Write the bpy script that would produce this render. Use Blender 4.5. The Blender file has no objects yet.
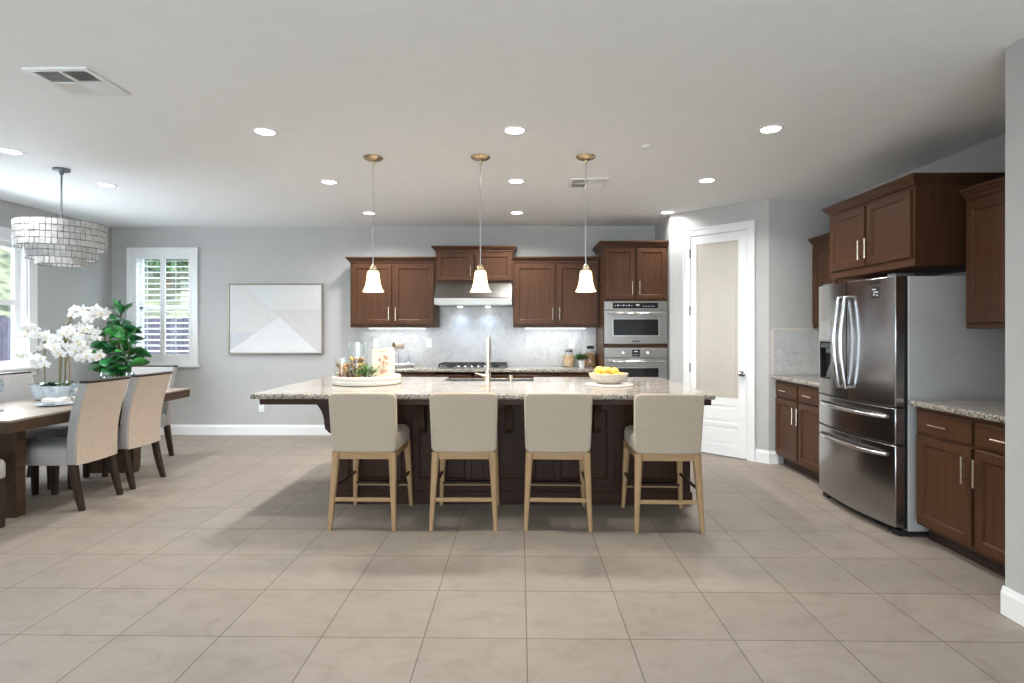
import bpy, bmesh, math, random
from mathutils import Vector, Matrix
PI = math.pi
rad = math.radians
random.seed(7)
SC = bpy.context.scene
COL = SC.collection

# ------------------------------------------------------------------ camera, world, light, exposure
cam_d = bpy.data.cameras.new('camera')
cam_d.sensor_width = 36.0
cam_d.lens = 565 / 1024 * 36
cam_d.shift_y = -10.5 / 1024
cam_d.clip_start = 0.05
cam = bpy.data.objects.new('camera', cam_d)
cam.location = (0, 0, 1.37)
cam.rotation_euler = (rad(90), 0, rad(0.8))
COL.objects.link(cam)
SC.camera = cam

SKY = 5.5
world = bpy.data.worlds.new('world')
SC.world = world
world.use_nodes = True
_bg = world.node_tree.nodes['Background']
_bg.inputs['Color'].default_value = (0.80, 0.91, 1.0, 1)
_bg.inputs['Strength'].default_value = SKY

LX0 = -5.40
vs = SC.view_settings
vs.view_transform = 'Standard'
vs.look = 'None'
vs.gamma = 1
vs.use_curve_mapping = False
vs.exposure = 0.55
SC.cycles.use_denoising = True
SC.cycles.sample_clamp_indirect = 6
SC.cycles.max_bounces = 10
SC.cycles.diffuse_bounces = 6
SC.cycles.transparent_max_bounces = 16
SC.cycles.caustics_reflective = False
SC.cycles.caustics_refractive = False


def area_lamp(name, loc, rot, sx, sy, power, color=(1, 1, 1), shape='RECTANGLE', portal=False, spread=PI):
    L = bpy.data.lights.new(name, 'AREA')
    L.shape = shape
    L.size = sx
    if shape in ('RECTANGLE', 'ELLIPSE'):
        L.size_y = sy
    L.energy = power
    L.color = color
    L.spread = spread
    L.cycles.is_portal = portal
    o = bpy.data.objects.new(name, L)
    o.location = loc
    o.rotation_euler = rot
    COL.objects.link(o)
    return o


# added lamps stand in for daylight at the rear doors and dining window
# (rear one tilted up to brighten the ceiling, window one tilted down)
area_lamp('fill_lamp_rear_doors', (-0.6, -3.88, 0.95), (rad(90 + 38), 0, 0), 4.9, 1.5, 95, (0.95, 0.975, 1.0))
area_lamp('fill_lamp_dining_window', (LX0 + 0.03, 5.43, 1.66), (0, rad(-90 + 14), 0), 1.2, 1.30, 26, (0.84, 0.92, 1.0))
# noon sun from the side the garden lies away from: it lights the garden, no window faces it
_sun = bpy.data.lights.new('sun', 'SUN'); _sun.energy = 2.2; _sun.angle = rad(0.6); _sun.color = (1.0, 0.95, 0.86)
_so = bpy.data.objects.new('sun', _sun); _so.rotation_euler = (0, rad(42), 0); COL.objects.link(_so)
# portals only guide the sky light through the openings
area_lamp('portal_dining_window', (-5.56, 5.43, 1.66), (0, rad(-90), 0), 1.36, 1.38, 1, portal=True)
area_lamp('portal_family_window', (-5.56, 3.11, 1.66), (0, rad(-90), 0), 1.36, 1.38, 1, portal=True)
area_lamp('portal_shutter_window', (-4.75, 7.56, 1.69), (rad(-90), 0, 0), 0.78, 1.40, 1, portal=True)
area_lamp('portal_side_doors', (-5.56, -1.6, 1.20), (0, rad(-90), 0), 2.4, 2.7, 1, portal=True)
area_lamp('portal_rear_doors', (-0.6, -4.16, 1.20), (rad(90), 0, 0), 5.0, 2.4, 1, portal=True)

CEIL = 2.74
LAMP_W = 11.0
LAMP_COL = (1.0, 0.98, 0.955)

# ------------------------------------------------------------------ materials


def new_mat(name):
    m = bpy.data.materials.new(name)
    m.use_nodes = True
    nt = m.node_tree
    return m, nt, nt.nodes['Principled BSDF']


def N(nt, t, **kw):
    n = nt.nodes.new(t)
    for k, v in kw.items():
        if k in n.inputs:
            n.inputs[k].default_value = v
        else:
            setattr(n, k, v)
    return n


def LK(nt, a, b):
    nt.links.new(a, b)


def ramp(nt, stops, interp='LINEAR'):
    r = nt.nodes.new('ShaderNodeValToRGB')
    r.color_ramp.interpolation = interp
    els = r.color_ramp.elements
    while len(els) > 1:
        els.remove(els[-1])
    els[0].position, els[0].color = stops[0][0], (*stops[0][1], 1)
    for p, c in stops[1:]:
        e = els.new(p)
        e.color = (*c, 1)
    return r


def coords(nt, scale=(1, 1, 1), loc=(0, 0, 0), kind='Object', rot=(0, 0, 0)):
    tc = nt.nodes.new('ShaderNodeTexCoord')
    mp = nt.nodes.new('ShaderNodeMapping')
    mp.inputs['Scale'].default_value = scale
    mp.inputs['Location'].default_value = loc
    mp.inputs['Rotation'].default_value = rot
    LK(nt, tc.outputs[kind], mp.inputs['Vector'])
    return mp.outputs['Vector']


def plain(name, col, rough=0.5, metal=0.0, var=0.04, scale=8, bump=0.0, bscale=120, **kw):
    m, nt, p = new_mat(name)
    v = coords(nt)
    n = N(nt, 'ShaderNodeTexNoise', Scale=scale, Detail=4.0)
    LK(nt, v, n.inputs['Vector'])
    lo = tuple(max(0, c * (1 - var)) for c in col)
    hi = tuple(min(1, c * (1 + var)) for c in col)
    r = ramp(nt, [(0.35, lo), (0.65, hi)])
    LK(nt, n.outputs['Fac'], r.inputs['Fac'])
    LK(nt, r.outputs['Color'], p.inputs['Base Color'])
    p.inputs['Roughness'].default_value = rough
    p.inputs['Metallic'].default_value = metal
    for k, val in kw.items():
        p.inputs[k].default_value = val
    if bump:
        b = N(nt, 'ShaderNodeTexNoise', Scale=bscale, Detail=3.0)
        LK(nt, v, b.inputs['Vector'])
        bp = N(nt, 'ShaderNodeBump', Strength=bump, Distance=0.004)
        LK(nt, b.outputs['Fac'], bp.inputs['Height'])
        LK(nt, bp.outputs['Normal'], p.inputs['Normal'])
    return m


def wood(name, col, dark, rough=0.35, axis='z', scale=1.0, coat=0.0, spec=0.16):
    m, nt, p = new_mat(name)
    s = {'z': (14, 14, 1.2), 'x': (1.2, 14, 14), 'y': (14, 1.2, 14)}[axis]
    v = coords(nt, tuple(k * scale for k in s))
    n = N(nt, 'ShaderNodeTexNoise', Scale=2.0, Detail=6.0, Roughness=0.6, Distortion=0.6)
    LK(nt, v, n.inputs['Vector'])
    r = ramp(nt, [(0.3, dark), (0.7, col)])
    LK(nt, n.outputs['Fac'], r.inputs['Fac'])
    LK(nt, r.outputs['Color'], p.inputs['Base Color'])
    p.inputs['Roughness'].default_value = rough
    p.inputs['Specular IOR Level'].default_value = spec
    p.inputs['Coat Weight'].default_value = coat
    p.inputs['Coat Roughness'].default_value = 0.25
    return m


def fabric(name, col, var=0.10, scale=320, rough=0.95):
    m, nt, p = new_mat(name)
    v = coords(nt)
    n = N(nt, 'ShaderNodeTexNoise', Scale=scale, Detail=2.0)
    LK(nt, v, n.inputs['Vector'])
    n2 = N(nt, 'ShaderNodeTexNoise', Scale=150.0, Detail=2.0)
    LK(nt, v, n2.inputs['Vector'])
    mx = N(nt, 'ShaderNodeMath', operation='ADD')
    LK(nt, n.outputs['Fac'], mx.inputs[0])
    LK(nt, n2.outputs['Fac'], mx.inputs[1])
    hf = N(nt, 'ShaderNodeMath', operation='MULTIPLY')
    hf.inputs[1].default_value = 0.5
    LK(nt, mx.outputs[0], hf.inputs[0])
    r = ramp(nt, [(0.38, tuple(c * (1 - var) for c in col)), (0.62, tuple(min(1, c * (1 + var)) for c in col))])
    LK(nt, hf.outputs[0], r.inputs['Fac'])
    LK(nt, r.outputs['Color'], p.inputs['Base Color'])
    p.inputs['Roughness'].default_value = rough
    p.inputs['Sheen Weight'].default_value = 0.2
    bp = N(nt, 'ShaderNodeBump', Strength=0.25, Distance=0.002)
    LK(nt, n.outputs['Fac'], bp.inputs['Height'])
    LK(nt, bp.outputs['Normal'], p.inputs['Normal'])
    return m


def emit(name, col, strength):
    m, nt, p = new_mat(name)
    p.inputs['Base Color'].default_value = (*col, 1)
    p.inputs['Emission Color'].default_value = (*col, 1)
    p.inputs['Emission Strength'].default_value = strength
    return m


def steel(name, col=(0.56, 0.56, 0.57), rough=0.24, axis='z'):
    m, nt, p = new_mat(name)
    s = {'z': (90, 90, 0.6), 'x': (0.6, 90, 90), 'y': (90, 0.6, 90)}[axis]
    v = coords(nt, s)
    n = N(nt, 'ShaderNodeTexNoise', Scale=3.0, Detail=3.0)
    LK(nt, v, n.inputs['Vector'])
    r = ramp(nt, [(0.3, tuple(c * 0.93 for c in col)), (0.7, col)])
    LK(nt, n.outputs['Fac'], r.inputs['Fac'])
    LK(nt, r.outputs['Color'], p.inputs['Base Color'])
    mr = N(nt, 'ShaderNodeMapRange')
    mr.inputs['To Min'].default_value = rough * 0.8
    mr.inputs['To Max'].default_value = rough * 1.2
    LK(nt, n.outputs['Fac'], mr.inputs['Value'])
    LK(nt, mr.outputs['Result'], p.inputs['Roughness'])
    p.inputs['Metallic'].default_value = 1.0
    return m


def thin_glass(name, tint=(0.97, 0.99, 0.985), gloss=0.10, rough=0.0):
    m, nt, p = new_mat(name)
    out = nt.nodes['Material Output']
    nt.nodes.remove(p)
    t = N(nt, 'ShaderNodeBsdfTransparent')
    t.inputs['Color'].default_value = (*tint, 1)
    g = N(nt, 'ShaderNodeBsdfGlossy')
    g.inputs['Roughness'].default_value = rough
    ge = N(nt, 'ShaderNodeNewGeometry')
    dt = N(nt, 'ShaderNodeVectorMath', operation='DOT_PRODUCT')
    LK(nt, ge.outputs['Normal'], dt.inputs[0]); LK(nt, ge.outputs['Incoming'], dt.inputs[1])
    ab = N(nt, 'ShaderNodeMath', operation='ABSOLUTE'); LK(nt, dt.outputs['Value'], ab.inputs[0])
    iv = N(nt, 'ShaderNodeMath', operation='SUBTRACT'); iv.inputs[0].default_value = 1.0; LK(nt, ab.outputs[0], iv.inputs[1])
    pw = N(nt, 'ShaderNodeMath', operation='POWER'); pw.inputs[1].default_value = 5.0; LK(nt, iv.outputs[0], pw.inputs[0])
    mr = N(nt, 'ShaderNodeMapRange')
    mr.inputs['To Min'].default_value = gloss
    mr.inputs['To Max'].default_value = 0.75
    LK(nt, pw.outputs[0], mr.inputs['Value'])
    mx = N(nt, 'ShaderNodeMixShader')
    LK(nt, mr.outputs['Result'], mx.inputs['Fac'])
    LK(nt, t.outputs[0], mx.inputs[1])
    LK(nt, g.outputs[0], mx.inputs[2])
    LK(nt, mx.outputs[0], out.inputs['Surface'])
    return m


def granite_mat():
    m, nt, p = new_mat('granite')
    v = coords(nt)
    vo = N(nt, 'ShaderNodeTexVoronoi', Scale=165.0)
    LK(nt, v, vo.inputs['Vector'])
    sp = N(nt, 'ShaderNodeSeparateColor')
    LK(nt, vo.outputs['Color'], sp.inputs['Color'])
    r = ramp(nt, [(0.0, (0.045, 0.038, 0.034)), (0.13, (0.16, 0.13, 0.11)), (0.27, (0.30, 0.26, 0.22)),
                  (0.55, (0.44, 0.40, 0.355)), (0.80, (0.56, 0.535, 0.49))], 'CONSTANT')
    LK(nt, sp.outputs['Red'], r.inputs['Fac'])
    n = N(nt, 'ShaderNodeTexNoise', Scale=6.0, Detail=5.0)
    LK(nt, v, n.inputs['Vector'])
    r2 = ramp(nt, [(0.35, (0.82, 0.80, 0.78)), (0.65, (1, 1, 1))])
    LK(nt, n.outputs['Fac'], r2.inputs['Fac'])
    mx = N(nt, 'ShaderNodeMix', data_type='RGBA', blend_type='MULTIPLY')
    mx.inputs[0].default_value = 1.0
    LK(nt, r.outputs['Color'], mx.inputs[6])
    LK(nt, r2.outputs['Color'], mx.inputs[7])
    LK(nt, mx.outputs[2], p.inputs['Base Color'])
    p.inputs['Roughness'].default_value = 0.10
    return m


def marble_mat():
    m, nt, p = new_mat('marble_tile')
    v = coords(nt)
    n = N(nt, 'ShaderNodeTexNoise', Scale=2.6, Detail=7.0, Roughness=0.62, Distortion=1.6)
    LK(nt, v, n.inputs['Vector'])
    r = ramp(nt, [(0.40, (0.56, 0.565, 0.57)), (0.490, (0.53, 0.535, 0.54)), (0.503, (0.36, 0.365, 0.375)), (0.516, (0.53, 0.535, 0.54)),
                  (0.62, (0.59, 0.595, 0.595))])
    LK(nt, n.outputs['Fac'], r.inputs['Fac'])
    n2 = N(nt, 'ShaderNodeTexNoise', Scale=5.0, Detail=4.0)
    LK(nt, v, n2.inputs['Vector'])
    r2 = ramp(nt, [(0.45, (0.75, 0.76, 0.765)), (0.62, (1, 1, 1))])
    LK(nt, n2.outputs['Fac'], r2.inputs['Fac'])
    mxa = N(nt, 'ShaderNodeMix', data_type='RGBA', blend_type='MIX')
    LK(nt, r2.outputs['Color'], mxa.inputs[0])
    mxa.inputs[6].default_value = (0.55, 0.555, 0.56, 1)
    LK(nt, r.outputs['Color'], mxa.inputs[7])
    LK(nt, mxa.outputs[2], p.inputs['Base Color'])
    p.inputs['Roughness'].default_value = 0.22
    return m


def floor_mat():
    m, nt, p = new_mat('floor_tile')
    T = 0.459
    v = coords(nt, loc=(-0.03 + T * 40, -2.517 + T * 40, 0), kind='Object')
    br = N(nt, 'ShaderNodeTexBrick', offset=0.0, offset_frequency=1, squash=1.0)
    br.inputs['Scale'].default_value = 1.0
    br.inputs['Brick Width'].default_value = T
    br.inputs['Row Height'].default_value = T
    br.inputs['Mortar Size'].default_value = 0.0028
    br.inputs['Mortar Smooth'].default_value = 0.1
    br.inputs['Bias'].default_value = 0.0
    br.inputs['Color1'].default_value = (0.335, 0.288, 0.244, 1)
    br.inputs['Color2'].default_value = (0.308, 0.264, 0.224, 1)
    br.inputs['Mortar'].default_value = (0.14, 0.118, 0.098, 1)
    LK(nt, v, br.inputs['Vector'])
    n = N(nt, 'ShaderNodeTexNoise', Scale=4.5, Detail=10.0, Roughness=0.68, Distortion=0.9)
    v2 = coords(nt, scale=(1.0, 1.6, 1))
    LK(nt, v2, n.inputs['Vector'])
    r = ramp(nt, [(0.28, (0.76, 0.745, 0.73)), (0.5, (0.93, 0.925, 0.92)), (0.72, (1.0, 1.0, 1.0))])
    LK(nt, n.outputs['Fac'], r.inputs['Fac'])
    mx = N(nt, 'ShaderNodeMix', data_type='RGBA', blend_type='MULTIPLY')
    mx.inputs[0].default_value = 1.0
    LK(nt, br.outputs['Color'], mx.inputs[6])
    LK(nt, r.outputs['Color'], mx.inputs[7])
    LK(nt, mx.outputs[2], p.inputs['Base Color'])
    mr = N(nt, 'ShaderNodeMapRange')
    mr.inputs['To Min'].default_value = 0.46
    mr.inputs['To Max'].default_value = 0.60
    LK(nt, n.outputs['Fac'], mr.inputs['Value'])
    LK(nt, mr.outputs['Result'], p.inputs['Roughness'])
    p.inputs['Specular IOR Level'].default_value = 0.28
    bp = N(nt, 'ShaderNodeBump', Strength=0.3, Distance=0.002, invert=True)
    LK(nt, br.outputs['Fac'], bp.inputs['Height'])
    LK(nt, bp.outputs['Normal'], p.inputs['Normal'])
    return m


M = {}
M['wall'] = plain('wall_paint', (0.47, 0.47, 0.466), 0.7, var=0.015, bump=0.06, bscale=220)
M['ceiling'] = plain('ceiling_paint', (0.885, 0.905, 0.925), 0.85, var=0.01, bump=0.05, bscale=160)
M['white'] = plain('white_trim_paint', (0.82, 0.83, 0.84), 0.35, var=0.01)
M['floor'] = floor_mat()
M['granite'] = granite_mat()
M['marble'] = marble_mat()
M['edge_trim'] = plain('cream_edge_trim', (0.66, 0.60, 0.52), 0.4)
M['cab'] = wood('cabinet_wood', (0.090, 0.042, 0.022), (0.064, 0.028, 0.0145), 0.36, 'z', coat=0.0)
M['cabx'] = wood('cabinet_wood_horizontal', (0.090, 0.042, 0.022), (0.064, 0.028, 0.0145), 0.36, 'x', coat=0.0)
M['island'] = wood('island_wood', (0.046, 0.020, 0.012), (0.030, 0.012, 0.007), 0.42, 'z', coat=0.0)
M['toe'] = plain('toe_kick_wood', (0.028, 0.014, 0.010), 0.6)
M['bracket'] = wood('bracket_wood', (0.048, 0.028, 0.018), (0.030, 0.017, 0.011), 0.35, 'x')
M['nickel'] = plain('satin_nickel', (0.72, 0.63, 0.50), 0.25, 1.0)
M['nickel_warm'] = plain('brushed_faucet_nickel', (0.66, 0.60, 0.51), 0.28, 1.0)
M['bronze'] = plain('aged_brass', (0.50, 0.40, 0.27), 0.25, 1.0)
M['steel'] = steel('stainless_vertical', axis='z')
M['steelx'] = steel('stainless_horizontal', (0.30, 0.285, 0.265), 0.30, axis='x')
M['steely'] = steel('stainless_grain_y', (0.40, 0.40, 0.405), 0.20, axis='z')
M['chrome'] = plain('polished_steel', (0.75, 0.75, 0.76), 0.12, 1.0)
M['fridge_side'] = plain('fridge_side_grey', (0.62, 0.625, 0.63), 0.35, 0.25)
M['gasket'] = plain('dark_gasket', (0.012, 0.012, 0.013), 0.5)
M['black_glass'] = plain('black_glass', (0.012, 0.012, 0.013), 0.06)
M['black'] = plain('black_iron', (0.016, 0.016, 0.018), 0.5)
M['display'] = plain('display_print', (0.55, 0.58, 0.6), 0.4)
M['oak'] = wood('light_oak', (0.42, 0.275, 0.150), (0.33, 0.205, 0.105), 0.45, 'z')
M['oakx'] = wood('light_oak_rail', (0.42, 0.275, 0.150), (0.33, 0.205, 0.105), 0.45, 'x')
M['linen'] = fabric('linen_stool', (0.43, 0.358, 0.275), 0.12)
M['footbar'] = plain('footrest_metal', (0.35, 0.30, 0.25), 0.35, 0.9)
M['chair_tan'] = fabric('chair_tan_velvet', (0.45, 0.36, 0.28), 0.22, 260)
M['chair_grey'] = fabric('chair_grey_velvet', (0.36, 0.35, 0.345), 0.20, 260)
M['chair_wood'] = wood('chair_dark_wood', (0.050, 0.031, 0.022), (0.026, 0.017, 0.013), 0.4, 'z')
M['table_top'] = wood('table_weathered_wood', (0.36, 0.30, 0.24), (0.25, 0.20, 0.155), 0.35, 'y', 0.6)
M['table_wood'] = wood('table_dark_wood', (0.085, 0.052, 0.031), (0.048, 0.029, 0.018), 0.42, 'y', 0.8)
M['porcelain'] = plain('white_porcelain', (0.80, 0.81, 0.83), 0.18, var=0.02)
M['porcelain_blue'] = plain('pale_blue_porcelain', (0.62, 0.71, 0.80), 0.15, var=0.05)
M['planter'] = plain('blue_white_marbled', (0.66, 0.75, 0.83), 0.25, var=0.18, scale=18)
M['napkin'] = fabric('napkin_linen', (0.66, 0.62, 0.58), 0.08)
M['cream_napkin'] = fabric('cream_napkin', (0.72, 0.61, 0.47), 0.10)
M['glass'] = thin_glass('clear_glass', gloss=0.05)
M['crystal'] = thin_glass('crystal_glass', (0.88, 0.93, 0.96), 0.16, 0.05)
M['pane'] = thin_glass('window_glass', (0.95, 0.98, 0.98), 0.04)
M['petal'] = plain('orchid_petal', (0.86, 0.87, 0.88), 0.5, var=0.02, **{'Subsurface Weight': 0.0})
M['petal_heart'] = plain('orchid_heart', (0.72, 0.62, 0.35), 0.5)
M['stem'] = plain('orchid_stem', (0.13, 0.14, 0.06), 0.5, var=0.2)
M['stake'] = plain('bamboo_stake', (0.30, 0.19, 0.09), 0.6, var=0.2, scale=40)
M['leaf_dark'] = plain('dark_leaf', (0.012, 0.05, 0.022), 0.3, var=0.3)
M['leaf_fig'] = plain('fig_leaf', (0.022, 0.135, 0.036), 0.28, var=0.5, scale=6)
M['leaf_fig2'] = plain('fig_leaf_young', (0.05, 0.26, 0.05), 0.3, var=0.4, scale=6)
M['herb'] = plain('herb_leaf', (0.055, 0.20, 0.03), 0.45, var=0.4, scale=30)
M['bark'] = plain('bark', (0.12, 0.08, 0.05), 0.8, var=0.3, scale=20)
M['soil'] = plain('soil', (0.05, 0.035, 0.025), 0.9, var=0.3)
M['basket'] = plain('basket_weave', (0.36, 0.25, 0.15), 0.8, var=0.2, scale=40, bump=0.5, bscale=80)
M['lemon'] = plain('lemon_skin', (0.80, 0.56, 0.11), 0.4, var=0.10, scale=12, bump=0.2, bscale=150)
M['stoneware'] = plain('stoneware', (0.55, 0.50, 0.43), 0.5, var=0.08, scale=30)
M['tray'] = plain('white_wood_tray', (0.72, 0.70, 0.66), 0.45, var=0.04)
M['cork'] = plain('cork', (0.42, 0.23, 0.11), 0.85, var=0.35, scale=25)
M['cork_dark'] = plain('pinecone', (0.13, 0.06, 0.035), 0.8, var=0.4, scale=25)
M['pasta'] = plain('pasta', (0.62, 0.43, 0.25), 0.7, var=0.25, scale=60)
M['paper'] = plain('cream_paper', (0.58, 0.51, 0.42), 0.7, var=0.03)
M['ink'] = plain('brown_ink', (0.14, 0.075, 0.05), 0.7, var=0.2)
M['ink_soft'] = plain('soft_red_ink', (0.42, 0.24, 0.17), 0.7, var=0.2)
M['mug_in'] = plain('tan_glaze', (0.30, 0.19, 0.10), 0.4)
M['lamp_lens'] = emit('lamp_lens', (1.0, 0.98, 0.94), 9.0)
M['led'] = emit('led_strip', (0.95, 0.97, 1.0), 7.0)
M['shade'] = emit('lit_opal_glass', (1.0, 0.86, 0.60), 0.75)
_nt = M['shade'].node_tree
_tl = N(_nt, 'ShaderNodeBsdfTranslucent'); _tl.inputs['Color'].default_value = (0.85, 0.80, 0.70, 1)
_mx = N(_nt, 'ShaderNodeMixShader'); _mx.inputs['Fac'].default_value = 0.6
LK(_nt, _nt.nodes['Principled BSDF'].outputs[0], _mx.inputs[1]); LK(_nt, _tl.outputs[0], _mx.inputs[2])
LK(_nt, _mx.outputs[0], _nt.nodes['Material Output'].inputs['Surface'])
M['bulb'] = emit('lit_bulb', (1.0, 0.86, 0.62), 12.0)
M['shell'] = plain('shell_tile', (0.54, 0.54, 0.54), 0.35, var=0.15, scale=35)
M['wire'] = plain('dark_wire', (0.20, 0.195, 0.19), 0.4, 0.8)
M['grey_metal'] = plain('grey_metal', (0.16, 0.18, 0.20), 0.4, 0.6)
M['duct_shade'] = plain('duct_shade_paint', (0.10, 0.10, 0.10), 0.8)
M['champagne'] = plain('champagne_frame', (0.36, 0.31, 0.25), 0.35, 0.7)
M['fence'] = wood('fence_board', (0.11, 0.095, 0.125), (0.06, 0.055, 0.075), 0.8, 'z')
M['ground'] = plain('garden_concrete', (0.62, 0.60, 0.57), 0.9, var=0.1)
M['hill'] = plain('hillside_scrub', (0.10, 0.105, 0.06), 0.95, var=0.75, scale=2.2)
M['tree_leaf'] = plain('tree_leaf', (0.09, 0.21, 0.07), 0.6, var=0.4, scale=3)
M['hinge'] = plain('hinge_metal', (0.30, 0.30, 0.30), 0.35, 0.9)
ART = [plain('art_pearl', (0.60, 0.60, 0.60), 0.7, var=0.05, scale=30), plain('art_ice', (0.62, 0.645, 0.665), 0.7, var=0.04, scale=30),
       plain('art_white', (0.65, 0.645, 0.645), 0.7, var=0.03, scale=30), plain('art_band', (0.62, 0.62, 0.62), 0.7, var=0.03, scale=30),
       plain('art_taupe', (0.57, 0.555, 0.555), 0.7, var=0.03, scale=30), plain('art_mist', (0.67, 0.685, 0.71), 0.7, var=0.04, scale=30),
       plain('art_lilac', (0.54, 0.55, 0.585), 0.7, var=0.03, scale=30), plain('art_chalk', (0.70, 0.70, 0.71), 0.7, var=0.03, scale=30)]


def pantry_glass():
    m, nt, p = new_mat('frosted_pantry_glass')
    p.inputs['Base Color'].default_value = (0.52, 0.51, 0.45, 1)
    n = N(nt, 'ShaderNodeTexNoise', Scale=3.0)
    LK(nt, coords(nt), n.inputs['Vector'])
    r = ramp(nt, [(0.3, (0.70, 0.66, 0.58)), (0.7, (0.74, 0.70, 0.62))])  # cream brightened to stand in for light from the pantry behind
    LK(nt, n.outputs['Fac'], r.inputs['Fac'])
    LK(nt, r.outputs['Color'], p.inputs['Base Color'])
    p.inputs['Roughness'].default_value = 0.45
    p.inputs['Transmission Weight'].default_value = 0.25
    p.inputs['Coat Weight'].default_value = 1.0
    p.inputs['Coat Roughness'].default_value = 0.0
    p.inputs['Coat IOR'].default_value = 1.75
    return m


M['pantry_glass'] = pantry_glass()

# ------------------------------------------------------------------ geometry helpers


def BM():
    return bmesh.new()


def box(bm, x0, x1, y0, y1, z0, z1):
    if x1 < x0: x0, x1 = x1, x0
    if y1 < y0: y0, y1 = y1, y0
    if z1 < z0: z0, z1 = z1, z0
    v = [bm.verts.new(p) for p in ((x0, y0, z0), (x1, y0, z0), (x1, y1, z0), (x0, y1, z0),
                                   (x0, y0, z1), (x1, y0, z1), (x1, y1, z1), (x0, y1, z1))]
    for f in ((3, 2, 1, 0), (4, 5, 6, 7), (0, 1, 5, 4), (1, 2, 6, 5), (2, 3, 7, 6), (3, 0, 4, 7)):
        bm.faces.new([v[i] for i in f])
    return v


def loft(bm, rings, cap0=True, cap1=True, closed=True):
    rr = [[bm.verts.new(p) for p in ring] for ring in rings]
    n = len(rr[0])
    for a, b in zip(rr, rr[1:]):
        for i in range(n if closed else n - 1):
            j = (i + 1) % n
            bm.faces.new((a[i], a[j], b[j], b[i]))
    if cap0: bm.faces.new(rr[0][::-1])
    if cap1: bm.faces.new(rr[-1])
    return rr


def lathe(bm, prof, n=28, c=(0, 0, 0), cap0=False, cap1=False, axis='z'):
    rings = []
    for r, h in prof:
        r = max(r, 0.0003)
        ring = []
        for i in range(n):
            a = 2 * PI * i / n
            u, w = r * math.cos(a), r * math.sin(a)
            if axis == 'z': p = (c[0] + u, c[1] + w, c[2] + h)
            elif axis == 'y': p = (c[0] - u, c[1] + h, c[2] + w)
            else: p = (c[0] + h, c[1] + u, c[2] + w)
            ring.append(p)
        rings.append(ring)
    loft(bm, rings, cap0, cap1)


def tube(bm, pts, r, n=10, caps=True, sq=False):
    pts = [Vector(p) for p in pts]
    rs = r if isinstance(r, (list, tuple)) else [r] * len(pts)
    t0 = (pts[1] - pts[0]).normalized()
    up = Vector((0, 0, 1)) if abs(t0.z) < 0.9 else Vector((0, 1, 0))
    u = t0.cross(up).normalized()
    rings = []
    for i, p in enumerate(pts):
        if i == 0: t = t0
        elif i == len(pts) - 1: t = (pts[-1] - pts[-2]).normalized()
        else: t = ((pts[i + 1] - p).normalized() + (p - pts[i - 1]).normalized()).normalized()
        u = (u - t * u.dot(t)).normalized()
        w = t.cross(u)
        ring = []
        for k in range(n):
            a = 2 * PI * (k + (0.5 if sq else 0)) / n
            ring.append(p + u * (rs[i] * math.cos(a)) + w * (rs[i] * math.sin(a)))
        rings.append(ring)
    loft(bm, rings, caps, caps)


def prism(bm, poly, axis, a, b):
    def P(q, h):
        return {'x': (h, q[0], q[1]), 'y': (q[0], h, q[1]), 'z': (q[0], q[1], h)}[axis]
    loft(bm, [[P(q, a) for q in poly], [P(q, b) for q in poly]])


def ell(bm, c, r, seg=14, rings=8, mat=None):
    m = Matrix.Translation(c) @ (mat or Matrix.Identity(4)) @ Matrix.Diagonal((r[0], r[1], r[2], 1))
    bmesh.ops.create_uvsphere(bm, u_segments=seg, v_segments=rings, radius=1.0, matrix=m)


def obj(name, bm, mat, parent=None, bevel=0.0, seg=2, smooth=False, loc=None, subd=0, solid=0.0, angle=40):
    bmesh.ops.remove_doubles(bm, verts=bm.verts, dist=1e-6)
    bmesh.ops.recalc_face_normals(bm, faces=bm.faces)
    me = bpy.data.meshes.new(name)
    bm.to_mesh(me)
    bm.free()
    for mm in (mat if isinstance(mat, (list, tuple)) else [mat]):
        me.materials.append(mm)
    if smooth or subd:
        me.polygons.foreach_set('use_smooth', [True] * len(me.polygons))
        if not subd:
            me.set_sharp_from_angle(angle=rad(angle))
    o = bpy.data.objects.new(name, me)
    if solid:
        s = o.modifiers.new('solid', 'SOLIDIFY')
        s.thickness = solid
        s.offset = 0
    if bevel:
        b = o.modifiers.new('bevel', 'BEVEL')
        b.width = bevel
        b.segments = seg
        b.limit_method = 'ANGLE'
        b.angle_limit = rad(35)
    if subd:
        s = o.modifiers.new('subd', 'SUBSURF')
        s.levels = s.render_levels = subd
    COL.objects.link(o)
    if parent is not None:
        o.parent = parent
    if loc is not None:
        o.location = loc
    return o


def tag(o, label, cat, group=None, kind=None):
    o['label'] = label
    o['category'] = cat
    if group: o['group'] = group
    if kind: o['kind'] = kind
    return o


def thing(name, label, cat, loc=(0, 0, 0), rz=0.0, group=None):
    o = bpy.data.objects.new(name, None)
    o.empty_display_size = 0.1
    COL.objects.link(o)
    o.location = loc
    o.rotation_euler = (0, 0, rz)
    return tag(o, label, cat, group)


def struct(name, bm, mat, parent=None, label=None, **kw):
    o = obj(name, bm, mat, parent, **kw)
    if parent is None:
        o['kind'] = 'structure'
    if label: o['label'] = label
    return o


def dup(root, loc, rz=None, label=None, group=None):
    def cp(o, par):
        c = o.copy()
        COL.objects.link(c)
        c.parent = par
        for ch in list(o.children):
            cp(ch, c)
        return c
    r = cp(root, None)
    r.location = loc
    if rz is not None: r.rotation_euler = (0, 0, rz)
    if label: r['label'] = label
    if group: r['group'] = group
    return r


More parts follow.
